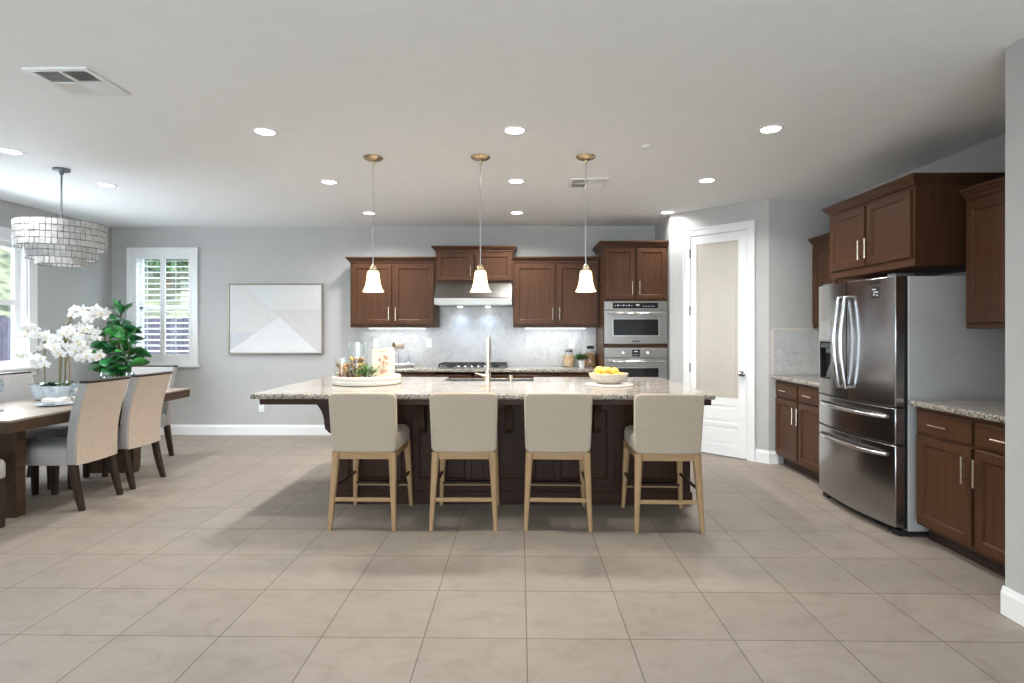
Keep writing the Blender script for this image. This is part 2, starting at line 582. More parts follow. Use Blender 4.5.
# ------------------------------------------------------------------ room shell
LX, BY, RX = -5.40, 7.40, 3.36
RY = -4.0
SX = 2.348           # face of the near wall at the right
bm = BM(); box(bm, LX - 0.2, RX + 0.2, RY - 0.2, BY + 0.2, -0.12, 0.0)
struct('floor', bm, M['floor'], label='beige square ceramic tile floor')
bm = BM(); box(bm, LX - 0.2, RX + 0.2, RY - 0.2, BY + 0.2, CEIL, CEIL + 0.15)
struct('ceiling', bm, M['ceiling'], label='flat white painted ceiling')


def wall(name, axis, u0, u1, face, back, holes, label):
    """axis x: wall runs along x at y=face..back; axis y: runs along y at x=face..back; holes (u0,u1,z0,z1)"""
    us = sorted({u0, u1, *[h[0] for h in holes], *[h[1] for h in holes]})
    zs = sorted({0.0, CEIL, *[h[2] for h in holes], *[h[3] for h in holes]})
    bm = BM()
    for a, b in zip(us, us[1:]):
        for c, d in zip(zs, zs[1:]):
            mu, mz = (a + b) / 2, (c + d) / 2
            if any(h[0] < mu < h[1] and h[2] < mz < h[3] for h in holes):
                continue
            if axis == 'x': box(bm, a, b, face, back, c, d)
            else: box(bm, face, back, a, b, c, d)
    return struct(name, bm, M['wall'], label=label)


SH = (-5.095, -4.315, 0.99, 2.385)                      # opening of the shuttered window
wall('wall_back', 'x', LX - 0.15, RX + 0.15, BY, BY + 0.15, [SH], 'grey back wall with the cabinets and the framed picture')
W1 = (4.74, 6.12, 0.98, 2.34)
W2 = (2.42, 3.80, 0.98, 2.34)
W4 = (-2.95, -0.25, 0.0, 2.40)  # unseen opening, added to even out the light on the ceiling
wall('wall_left', 'y', RY, BY, LX, LX - 0.15, [W1, W2, W4], 'grey left wall of the dining area')
REAR = (-3.1, 1.9, 0.0, 2.40)
wall('wall_rear', 'x', LX, SX, RY, RY - 0.15, [REAR], 'wall behind the camera')
wall('wall_right', 'y', 2.60, BY, RX, RX + 0.15, [], 'grey right wall behind the refrigerator')
bm = BM(); box(bm, SX, RX + 0.15, RY - 0.15, 2.775, 0, CEIL)
struct('wall_near_right', bm, M['wall'], label='pale grey wall end in the right foreground', bevel=0.012, seg=3)
# pantry corner: side return, angled wall with the door, front return
bm = BM()
prism(bm, [(1.765, BY), (1.765, 6.675), (2.570, 5.870), (RX, 5.870), (RX, 5.98), (2.615, 5.98), (1.875, 6.72), (1.875, BY)], 'z', 0, CEIL)
struct('wall_pantry', bm, M['wall'], label='angled grey pantry wall around the white door')
# baseboards
BB = 0.135


def baseboard(name, a, b, nrm, label):
    a, b, nrm = Vector((*a, 0)), Vector((*b, 0)), Vector((*nrm, 0)).normalized()
    prof = [(0, 0), (0.016, 0), (0.016, 0.105), (0.010, 0.118), (0.006, BB), (0, BB)]
    bm = BM()
    loft(bm, [[p + nrm * u + Vector((0, 0, w)) for u, w in prof] for p in (a, b)])
    return struct(name, bm, M['white'], label=label)


baseboard('baseboard_back', (LX, BY), (-2.13, BY), (0, -1), 'white baseboard under the framed picture')
baseboard('baseboard_left', (LX, -0.2), (LX, BY), (1, 0), 'white baseboard along the dining wall')
D2 = (0.7071, -0.7071)


def dg(s, off=0.0):      # point along the angled pantry wall, off = distance into the room
    return (1.765 + s * 0.7071 - off * 0.7071, 6.675 - s * 0.7071 - off * 0.7071)


baseboard('baseboard_pantry', dg(1.006), dg(1.150), (-1, -1), 'white baseboard right of the pantry door')
baseboard('baseboard_alcove', (2.565, 5.870), (2.66, 5.870), (0, -1), 'short white baseboard at the pantry corner')
baseboard('baseboard_right', (SX, RY), (SX, 2.775), (-1, 0), 'white baseboard in the right foreground')

# ---------------- pantry door
ang = rad(-45)
door = bpy.data.objects.new('door_1', None)
COL.objects.link(door)
door.location = (*dg(0.0), 0)
door.rotation_euler = (0, 0, ang)        # local x runs along the wall, -y faces the room
door['kind'] = 'structure'
door['label'] = 'white pantry door with tall frosted glass'
d0, d1 = 0.270, 0.915
bm = BM()
for (x0, x1, z0, z1) in ((0.189, d0 - 0.004, 0, 2.53), (d1 + 0.004, 1.004, 0, 2.53), (d0 - 0.004, d1 + 0.004, 2.445, 2.53)):
    box(bm, x0, x1, -0.024, 0, z0, z1)
for (x0, x1, z0, z1) in ((0.189, 0.207, 0, 2.53), (0.986, 1.004, 0, 2.53), (0.189, 1.004, 2.512, 2.53)):
    box(bm, x0, x1, -0.032, -0.024, z0, z1)
obj('door_casing', bm, M['white'], door, bevel=0.004)
bm = BM()
ga, gb, gz0, gz1 = 0.345, 0.826, 0.640, 2.345
for (x0, x1, z0, z1) in ((d0, ga, 0.012, 2.44), (gb, d1, 0.012, 2.44), (ga, gb, gz1, 2.44), (ga, gb, 0.56, gz0), (ga, gb, 0.012, 0.13), (ga, gb, 0.33, 0.37)):
    box(bm, x0, x1, -0.018, -0.002, z0, z1)
for (z0, z1) in ((0.13, 0.33), (0.37, 0.56)):
    box(bm, ga, gb, -0.012, -0.002, z0, z1)
    box(bm, ga + 0.035, gb - 0.035, -0.015, -0.012, z0 + 0.03, z1 - 0.03)
obj('door_slab', bm, M['white'], door, bevel=0.003)
bm = BM()
box(bm, ga, gb, -0.012, -0.006, gz0, gz1)
obj('frosted_pane', bm, M['pantry_glass'], door)
bm = BM()
for (x0, x1, z0, z1) in ((ga + 0.030, ga + 0.034, gz0 + 0.03, gz1 - 0.55), (gb - 0.034, gb - 0.030, gz0 + 0.03, gz1 - 0.55), (ga + 0.03, gb - 0.03, gz0 + 0.03, gz0 + 0.034)):
    box(bm, x0, x1, -0.0135, -0.0121, z0, z1)
obj('etched_border', bm, M['stoneware'], door)
bm = BM()
lathe(bm, [(0.030, 0), (0.030, -0.006), (0.012, -0.010), (0.011, -0.030), (0.026, -0.036), (0.029, -0.052), (0.020, -0.064), (0.0, -0.067)], 20, (0.873, -0.018, 0.915), axis='y')
obj('door_knob', bm, M['chrome'], door, smooth=True)
for z in (0.955, 1.60, 2.25, 0.25):
    bm = BM()
    tube(bm, [(0.267, -0.027, z - 0.05), (0.267, -0.027, z + 0.05)], 0.007, 8)
    box(bm, 0.258, 0.276, -0.0245, -0.020, z - 0.048, z + 0.048)
    obj('hinge', bm, M['hinge'], door)

# ---------------- windows
def window_left(idx, hole, label):
    y0, y1, z0, z1 = hole
    w = bpy.data.objects.new('window_%d' % idx, None)
    COL.objects.link(w)
    w.location = (LX, y0, 0)
    w['kind'] = 'structure'; w['label'] = label
    W = y1 - y0
    bm = BM()
    c = 0.11
    for (a, b, p, q) in ((-c, 0, z0 - 0.02, z1 + c), (W, W + c, z0 - 0.02, z1 + c), (0, W, z1, z1 + c)):
        box(bm, 0, 0.022, a, b, p, q)
    obj('window_casing', bm, M['white'], w, bevel=0.004)
    bm = BM()
    t = 0.014
    for (a, b, p, q) in ((0, t, z0, z1), (W - t, W, z0, z1), (t, W - t, z1 - t, z1), (t, W - t, z0, z0 + t)):
        box(bm, -0.15, 0, a, b, p, q)
    obj('window_reveal', bm, M['white'], w)
    bm = BM()
    zm = (z0 + z1) / 2 + 0.02
    f = 0.055
    for (a, b, p, q) in ((t, t + f, z0 + t, z1 - t), (W - t - f, W - t, z0 + t, z1 - t), (t + f, W - t - f, z1 - f - t, z1 - t), (t + f, W - t - f, z0 + t, z0 + f + t)):
        box(bm, -0.12, -0.075, a, b, p, q)
    box(bm, -0.118, -0.078, t + f, W - t - f, zm - 0.03, zm + 0.03)
    for (p, q) in ((z0 + f + t, zm - 0.03), (zm + 0.03, z1 - f - t)):
        box(bm, -0.117, -0.079, W / 2 - 0.02, W / 2 + 0.02, p, q)
    obj('window_sash', bm, M['white'], w)
    bm = BM()
    box(bm, -0.100, -0.096, t, W - t, z0 + t, z1 - t)
    obj('window_pane', bm, M['pane'], w)
    bm = BM()
    box(bm, -0.075, 0.05, -c - 0.02, W + c + 0.02, z0 - 0.03, z0)
    box(bm, 0, 0.018, -c, W + c, z0 - 0.10, z0 - 0.03)
    obj('window_sill', bm, M['white'], w, bevel=0.005)
    return w


window_left(1, W1, 'white sash window beside the dining table')
window_left(2, W2, 'white sash window nearer the camera on the left wall')

w = bpy.data.objects.new('window_3', None)
COL.objects.link(w)
w.location = (0, BY, 0)
w['kind'] = 'structure'; w['label'] = 'white plantation shutter window on the back wall'
x0, x1, z0, z1 = SH
bm = BM()
ox0, ox1, oz0, oz1 = -5.175, -4.240, 0.925, 2.465
for (a, b, p, q) in ((ox0, x0 + 0.01, oz0, oz1), (x1 - 0.01, ox1, oz0, oz1), (x0 + 0.01, x1 - 0.01, z1 - 0.01, oz1), (x0 + 0.01, x1 - 0.01, oz0, z0 + 0.01)):
    box(bm, a, b, -0.028, 0.0, p, q)
for (a, b, p, q) in ((ox0, ox0 + 0.022, oz0, oz1), (ox1 - 0.022, ox1, oz0, oz1), (ox0, ox1, oz1 - 0.022, oz1)):
    box(bm, a, b, -0.038, -0.028, p, q)
obj('shutter_frame', bm, M['white'], w, bevel=0.003)
bm = BM()
box(bm, ox0 - 0.02, ox1 + 0.02, -0.055, 0, oz0 - 0.03, oz0)
obj('window_sill', bm, M['white'], w, bevel=0.004)
bm = BM()
for (a, b, p, q) in ((x0, x0 + 0.012, z0, z1), (x1 - 0.012, x1, z0, z1), (x0, x1, z1 - 0.012, z1), (x0, x1, z0, z0 + 0.012)):
    box(bm, a, b, 0, 0.15, p, q)
for (a, b, p, q) in ((x0, x0 + 0.05, z0, z1), (x1 - 0.05, x1, z0, z1), (x0, x1, z1 - 0.05, z1), (x0, x1, z0, z0 + 0.05), (x0, x1, 1.66, 1.70)):
    box(bm, a, b, 0.09, 0.12, p, q)
obj('window_sash', bm, M['white'], w)
bm = BM(); box(bm, x0 + 0.02, x1 - 0.02, 0.102, 0.106, z0 + 0.02, z1 - 0.02)
obj('window_pane', bm, M['pane'], w)
xm = (x0 + x1) / 2
for a, b in ((x0 + 0.012, xm - 0.002), (xm + 0.002, x1 - 0.012)):
    bm = BM()
    st = 0.030
    for (p, q, r, s) in ((a, a + st, z0, z1), (b - st, b, z0, z1), (a + st, b - st, z1 - 0.055, z1 - 0.012), (a + st, b - st, z0 + 0.012, z0 + 0.075)):
        box(bm, p, q, -0.030, -0.002, r, s)
    pn = obj('shutter_panel', bm, M['white'], w, bevel=0.002)
    bm = BM()
    n = 17
    for i in range(n):
        zc = z0 + 0.075 + (i + 0.5) * (z1 - 0.055 - z0 - 0.075) / n
        prof = [(-0.036, -0.010), (-0.030, -0.013), (0.030, 0.005), (0.036, 0.010), (0.030, 0.013), (-0.030, -0.005)]
        prism(bm, [(u, zc + v * 0.75) for u, v in prof], 'x', a + st, b - st)
    obj('louver_slats', bm, M['white'], pn)
    bm = BM()
    box(bm, (a + b) / 2 - 0.004, (a + b) / 2 + 0.004, -0.052, -0.044, z0 + 0.10, z1 - 0.10)
    obj('tilt_rod', bm, M['white'], pn)

w = bpy.data.objects.new('window_4', None)
COL.objects.link(w)
w.location = (0, RY, 0)
w['kind'] = 'structure'; w['label'] = 'wide glazed sliding doors behind the camera'
bm = BM()
a, b, p, q = REAR
box(bm, a, a + 0.06, -0.13, -0.02, p, q); box(bm, b - 0.06, b, -0.13, -0.02, p, q); box(bm, a, b, -0.13, -0.02, q - 0.06, q); box(bm, a, b, -0.13, -0.02, 0, 0.04)
for k in (1, 2, 3):
    xx = a + (b - a) * k / 4
    box(bm, xx - 0.05, xx + 0.05, -0.12, -0.03, 0.04, q - 0.06)
obj('sliding_door_frame', bm, M['white'], w)
bm = BM(); box(bm, a + 0.05, b - 0.05, -0.085, -0.080, 0.04, q - 0.05)
obj('sliding_door_pane', bm, M['pane'], w)

w = bpy.data.objects.new('window_5', None)
COL.objects.link(w)
w.location = (LX, 0, 0)
w['kind'] = 'structure'; w['label'] = 'glazed sliding doors added in the left wall behind the camera for light'
bm = BM()
a, b, p, q = W4
for (u, v_) in ((a, a + 0.06), (b - 0.06, b), ((a + b) / 2 - 0.05, (a + b) / 2 + 0.05)):
    box(bm, -0.12, -0.03, u, v_, p, q)
box(bm, -0.12, -0.03, a, b, q - 0.06, q); box(bm, -0.12, -0.03, a, b, 0, 0.04)
obj('sliding_door_frame', bm, M['white'], w)
bm = BM(); box(bm, -0.085, -0.080, a + 0.05, b - 0.05, 0.04, q - 0.05)
obj('sliding_door_pane', bm, M['pane'], w)

# ------------------------------------------------------------------ cabinets


def panel_rings(bm, x0, x1, z0, z1, y, t, frame, raised=True):
    """a framed door front; front plane at y, back at y+t"""
    st = [(0, t), (0, 0.003), (0.003, 0.0), (frame - 0.004, 0.0), (frame + 0.002, 0.004), (frame + 0.006, 0.010)]
    if raised:
        st += [(frame + 0.010, 0.010)]
    rings = []
    for ins, dep in st:
        rings.append([(x0 + ins, y + dep, z0 + ins), (x1 - ins, y + dep, z0 + ins), (x1 - ins, y + dep, z1 - ins), (x0 + ins, y + dep, z1 - ins)])
    loft(bm, rings, True, True)


def slab_rings(bm, x0, x1, z0, z1, y, t):
    st = [(0, t), (0, 0.006), (0.010, 0.0)]
    loft(bm, [[(x0 + i, y + d, z0 + i), (x1 - i, y + d, z0 + i), (x1 - i, y + d, z1 - i), (x0 + i, y + d, z1 - i)] for i, d in st])


def pull(parent, c, length, vertical=True, name='handle'):
    bm = BM()
    x, y, z = c
    h = length / 2
    e = (0, 0, 1) if vertical else (1, 0, 0)
    tube(bm, [(x - e[0] * h, y - 0.032, z - e[2] * h), (x + e[0] * h, y - 0.032, z + e[2] * h)], 0.0062, 8)
    for s in (-1, 1):
        k = s * h * 0.62
        tube(bm, [(x + e[0] * k, y - 0.032, z + e[2] * k), (x + e[0] * k, y, z + e[2] * k)], 0.005, 8)
    return obj(name, bm, M['nickel'], parent, smooth=True)


def crown(parent, w, d, z, h=0.055, out=0.05, left=True, right=True, y0=0.0):
    prof = [(0.0, -0.012), (0.012, -0.012), (0.014, 0.006), (0.028, 0.016), (0.040, 0.034), (out, 0.040), (out, h), (0, h)]
    rings = []
    for off, dz in prof:
        l = -off if left else 0
        r = w + off if right else w
        rings.append([(l, y0 - off, z + dz), (r, y0 - off, z + dz), (r, d, z + dz), (l, d, z + dz)])
    bm = BM()
    loft(bm, rings, True, True)
    return obj('crown_molding', bm, M['cabx'], parent)


def doors(root, x0, x1, z0, z1, n=2, frame=0.058, handle='low', y=-0.020, hl=0.16, edge=0.022, gap=0.030):
    """n doors between x0 and x1 (face frame margins edge, gap between)"""
    w = (x1 - x0 - 2 * edge - (n - 1) * gap) / n
    for i in range(n):
        a = x0 + edge + i * (w + gap)
        bm = BM()
        panel_rings(bm, a, a + w, z0, z1, y, 0.020, frame)
        d = obj('door', bm, M['cab'], root)
        side = 1 if (i % 2 == 0 and n > 1) else -1
        if n == 1: side = 1
        hx = a + w - 0.028 if side == 1 else a + 0.028
        hz = z0 + 0.05 + hl / 2 if handle == 'low' else z1 - 0.05 - hl / 2
        pull(d, (hx, y, hz), hl)


def upper(name, label, cat, loc, rz, w, d, h, z0, n=2, cr=True, left=True, right=True, group=None, frame=0.058, hl=0.16, margin=0.04):
    t = thing(name, label, cat, (loc[0], loc[1], z0), rz, group)
    bm = BM()
    box(bm, 0, w, 0, d, 0, h)
    obj('carcass', bm, M['cab'], t, bevel=0.002)
    doors(t, 0, w, margin, h - 0.035, n, frame, 'low', hl=hl)
    if cr: crown(t, w, d, h, left=left, right=right)
    return t


def base(name, label, loc, rz, w, d, h=0.875, n=2, group=None, drawers=True, hollow=None):
    t = thing(name, label, 'base cabinet', (loc[0], loc[1], 0), rz, group)
    bm = BM()
    if hollow is None:
        box(bm, 0, w, 0, d, 0.10, h)
    else:
        box(bm, 0, 0.02, 0, d, 0.10, h); box(bm, w - 0.02, w, 0, d, 0.10, h); box(bm, 0.02, w - 0.02, d - 0.02, d, 0.10, h); box(bm, 0.02, w - 0.02, 0, d - 0.02, 0.10, hollow)
    obj('carcass', bm, M['cab'], t, bevel=0.002)
    bm = BM()
    box(bm, 0.0, w, 0.075, d, 0, 0.10)
    obj('toe_kick', bm, M['toe'], t)
    edge, gap = 0.022, 0.030
    dw = (w - 2 * edge - (n - 1) * gap) / n
    if drawers:
        for i in range(n):
            a = edge + i * (dw + gap)
            bm = BM()
            slab_rings(bm, a, a + dw, h - 0.165, h - 0.030, -0.020, 0.020)
            dr = obj('drawer', bm, M['cabx'], t)
            pull(dr, (a + dw / 2, -0.020, h - 0.0975), 0.15, False)
        doors(t, 0, w, 0.125, h - 0.185, n, 0.055, 'high')
    else:
        doors(t, 0, w, 0.125, h - 0.03, n, 0.055, 'high')
    return t


UB = 1.415
upper('upper_cabinet', 'wide two-door wall cabinet left of the range hood', 'wall cabinet', (-2.13, 7.07), 0, 1.075, 0.325, 0.825, UB, right=False)
upper('upper_cabinet', 'short two-door cabinet directly above the steel range hood', 'wall cabinet', (-1.053, 7.055), 0, 0.965, 0.34, 0.405, 1.97, margin=0.03, hl=0.13, frame=0.05)
upper('upper_cabinet', 'two-door wall cabinet between the range hood and the wall ovens', 'wall cabinet', (-0.085, 7.07), 0, 1.075, 0.325, 0.825, UB, left=False, right=False)
# tall oven cabinet
TX, TW, TY = 0.995, 0.765, 6.76
tall = thing('oven_cabinet', 'tall dark cabinet that holds the two steel wall ovens', 'tall cabinet', (TX, TY, 0))
bm = BM()
for (a, b, p, q) in ((0, 0.02, 0, 2.385), (TW - 0.02, TW, 0, 2.385), (0.03, TW - 0.03, 1.725, 2.385), (0.03, TW - 0.03, 0.10, 0.46), (0.03, TW - 0.03, 1.170, 1.212)):
    box(bm, a, b, 0, 0.635, p, q)
box(bm, 0.03, TW - 0.03, 0.615, 0.635, 0.46, 1.725)
obj('carcass', bm, M['cab'], tall, bevel=0.002)
doors(tall, 0, TW, 1.752, 2.355, 2, 0.05)
bm = BM(); panel_rings(bm, 0.022, TW - 0.022, 0.13, 0.42, -0.02, 0.02, 0.055)
dr = obj('drawer', bm, M['cabx'], tall)
pull(dr, (TW / 2, -0.02, 0.275), 0.16, False)
crown(tall, TW, 0.635, 2.385, right=False)
# base run behind the island
for i, (xa, wd) in enumerate(((-2.13, 1.08), (-1.05, 0.96), (-0.09, 1.085))):
    base('base_cabinet', ('two-door base cabinet at the left end of the back counter', 'base cabinet under the gas cooktop',
                          'base cabinet of the back counter next to the wall ovens')[i], (xa, 6.78), 0, wd, 0.615, hollow=0.78 if i == 1 else None)
# right wall run (front faces -x)
RZ = rad(-90)
base('base_cabinet', 'dark base cabinet between the pantry corner and the refrigerator', (2.64, 5.855), RZ, 0.96, 0.715)
base('base_cabinet', 'dark base cabinet in front of the refrigerator by the near wall', (2.62, 3.765), RZ, 0.965, 0.735)
upper('upper_cabinet', 'narrow wall cabinet in the corner beyond the refrigerator', 'wall cabinet', (3.02, 5.865), RZ, 0.935, 0.335, 0.86, 1.40, left=False, right=False, n=2)
upper('upper_cabinet', 'deep two-door cabinet above the steel refrigerator', 'wall cabinet', (2.68, 4.915), RZ, 1.045, 0.675, 0.56, 1.815, margin=0.06, frame=0.055, hl=0.15)
upper('upper_cabinet', 'wall cabinet nearest the camera, cut off by the near wall', 'wall cabinet', (2.955, 3.782), RZ, 0.98, 0.395, 0.86, 1.385, left=False, n=2)

# counters
def counter(name, label, boxes, bevel=0.012):
    bm = BM()
    for b_ in boxes: box(bm, *b_)
    o = obj(name, bm, M['granite'], None, bevel=bevel, seg=3)
    return tag(o, label, 'countertop')


CZ0, CZ1 = 0.877, 0.915
bm = BM()
zz = (CZ0, CZ1)
cook = (-0.99, -0.17, 6.86, 7.30)
xs = [-2.16, cook[0], cook[1], 0.993]; ys = [6.74, cook[2], cook[3], 7.386]


def slab_with_hole(bm, xs, ys, z0, z1, hole):
    gv = {}
    def V(i, j, z):
        k = (i, j, z)
        if k not in gv: gv[k] = bm.verts.new((xs[i], ys[j], z))
        return gv[k]
    solid = lambda i, j: 0 <= i < len(xs) - 1 and 0 <= j < len(ys) - 1 and (i, j) not in hole
    for i in range(len(xs) - 1):
        for j in range(len(ys) - 1):
            if not solid(i, j): continue
            bm.faces.new((V(i, j, z1), V(i + 1, j, z1), V(i + 1, j + 1, z1), V(i, j + 1, z1)))
            bm.faces.new((V(i, j + 1, z0), V(i + 1, j + 1, z0), V(i + 1, j, z0), V(i, j, z0)))
            for (di, dj, p, q) in ((-1, 0, (i, j + 1), (i, j)), (1, 0, (i + 1, j), (i + 1, j + 1)), (0, -1, (i, j), (i + 1, j)), (0, 1, (i + 1, j + 1), (i, j + 1))):
                if not solid(i + di, j + dj):
                    bm.faces.new((V(*p, z0), V(*q, z0), V(*q, z1), V(*p, z1)))


slab_with_hole(bm, xs, ys, CZ0, CZ1, {(1, 1)})
tag(obj('countertop', bm, M['granite'], None, bevel=0.008, seg=3), 'long speckled granite counter along the back wall', 'countertop')
counter('countertop', 'granite counter between the pantry corner and the refrigerator', [(2.59, 3.345, 4.895, 5.855, CZ0, CZ1)], 0.014)
counter('countertop', 'granite counter by the near wall, with the white bowl on it', [(2.565, 3.345, 2.80, 3.775, CZ0, CZ1)], 0.014)
# backsplashes
bm = BM(); box(bm, -2.09, 0.993, 7.388, 7.3995, 0.916, 1.414); box(bm, -1.052, -0.09, 7.388, 7.3995, 1.414, 1.968)
struct('backsplash_back', bm, M['marble'], label='pale marble backsplash behind the cooktop')
bm = BM(); box(bm, 2.615, 3.35, 5.858, 5.8695, 0.917, 1.385)
struct('backsplash_alcove', bm, M['marble'], label='marble backsplash on the pantry corner')
bm = BM(); box(bm, 2.603, 2.615, 5.856, 5.8695, 0.917, 1.397); box(bm, 2.615, 3.01, 5.856, 5.8695, 1.385, 1.397)
struct('trim_1', bm, M['edge_trim'], label='cream edge trim of the corner backsplash')
bm = BM(); box(bm, 3.3475, 3.3595, 2.78, 5.85, 0.917, 1.384); box(bm, 3.3475, 3.3595, 3.86, 4.90, 1.384, 1.84)
struct('backsplash_right', bm, M['marble'], label='marble backsplash along the right wall')

# under-cabinet strips
for (xa, xb, lab) in ((-1.95, -1.2, 'slim lit strip under the cabinet left of the hood'), (0.05, 0.85, 'slim lit strip under the cabinet right of the hood')):
    t = thing('under_cabinet_light', lab, 'light strip', ((xa + xb) / 2, 7.24, UB))
    L = (xb - xa)
    bm = BM(); box(bm, -L / 2, L / 2, -0.03, 0.03, -0.012, 0.0); obj('housing', bm, M['white'], t, bevel=0.002)
    bm = BM(); box(bm, -L / 2 + 0.02, L / 2 - 0.02, -0.02, 0.02, -0.015, -0.012); obj('diffuser', bm, M['led'], t)
    area_lamp('strip_lamp', ((xa + xb) / 2, 7.24, UB - 0.02), (0, 0, 0), L, 0.03, 0.75, (0.95, 0.97, 1.0))

# ---------------- range hood
hd = thing('range_hood', 'stainless range hood above the cooktop, two lamps lit', 'range hood', (-0.5715, 7.386, 1.69))
bm = BM()
prism(bm, [(0, 0), (-0.50, 0), (-0.50, 0.085), (-0.485, 0.095), (-0.335, 0.278), (0, 0.278)], 'x', -0.477, 0.477)
obj('hood_body', bm, M['steelx'], hd, bevel=0.003)
bm = BM(); box(bm, -0.44, 0.44, -0.47, -0.04, -0.004, 0.001)
for k in range(40):
    xx = -0.43 + k * 0.022
    box(bm, xx, xx + 0.010, -0.36, -0.06, -0.008, -0.003)
obj('hood_filter', bm, M['steelx'], hd)
for x in (-0.20, 0.16):
    bm = BM(); lathe(bm, [(0.034, 0.0), (0.034, -0.008), (0.027, -0.010), (0.0, -0.0101)], 20, (x, -0.11, -0.004)); obj('hood_lamp', bm, M['led'], hd)
    L = bpy.data.lights.new('hood_spot', 'SPOT'); L.energy = 4.6; L.color = (0.58, 0.72, 1.0); L.spot_size = rad(120); L.spot_blend = 1.0; L.shadow_soft_size = 0.02
    o = bpy.data.objects.new('hood_spot', L); o.location = (-0.5715 + x, 7.386 - 0.11, 1.672); o.rotation_euler = (rad(0), 0, 0); COL.objects.link(o)

# ---------------- cooktop
ck = thing('gas_cooktop', 'stainless gas cooktop with black grates in the back counter', 'cooktop', (-0.58, 7.08, 0.915))
bm = BM(); box(bm, -0.43, 0.43, -0.255, 0.255, 0.0005, 0.010); box(bm, -0.40, 0.40, -0.21, 0.21, -0.05, 0.0005)
obj('cooktop_pan', bm, M['steelx'], ck, bevel=0.003)
for gx0, gx1 in ((-0.42, -0.145), (-0.135, 0.135), (0.145, 0.42)):
    bm = BM()
    for y in (-0.17, 0.23):
        box(bm, gx0, gx1, y - 0.007, y + 0.007, 0.036, 0.052)
    for k in range(6):
        xx = gx0 + 0.007 + k * (gx1 - gx0 - 0.014) / 5
        box(bm, xx - 0.006, xx + 0.006, -0.17, 0.23, 0.036, 0.052)
    box(bm, gx0, gx1, 0.02, 0.034, 0.036, 0.050)
    for xx in (gx0 + 0.01, gx1 - 0.01):
        for y in (-0.165, 0.225):
            box(bm, xx - 0.008, xx + 0.008, y - 0.008, y + 0.008, 0.010, 0.037)
    obj('grate', bm, M['black'], ck, bevel=0.002)
for (x, y, r) in ((-0.28, -0.07, 0.045), (-0.28, 0.14, 0.04), (0.0, 0.04, 0.06), (0.28, -0.07, 0.04), (0.28, 0.14, 0.045)):
    bm = BM(); lathe(bm, [(r, 0.010), (r, 0.022), (r * 0.8, 0.027), (0.0, 0.029)], 20, (x, y, 0)); obj('burner', bm, M['black'], ck, smooth=True)
for k in range(5):
    bm = BM(); lathe(bm, [(0.018, 0.010), (0.019, 0.018), (0.016, 0.036), (0.0, 0.038)], 16, (-0.16 + k * 0.08, -0.218, 0)); obj('knob', bm, M['chrome'], ck, smooth=True)

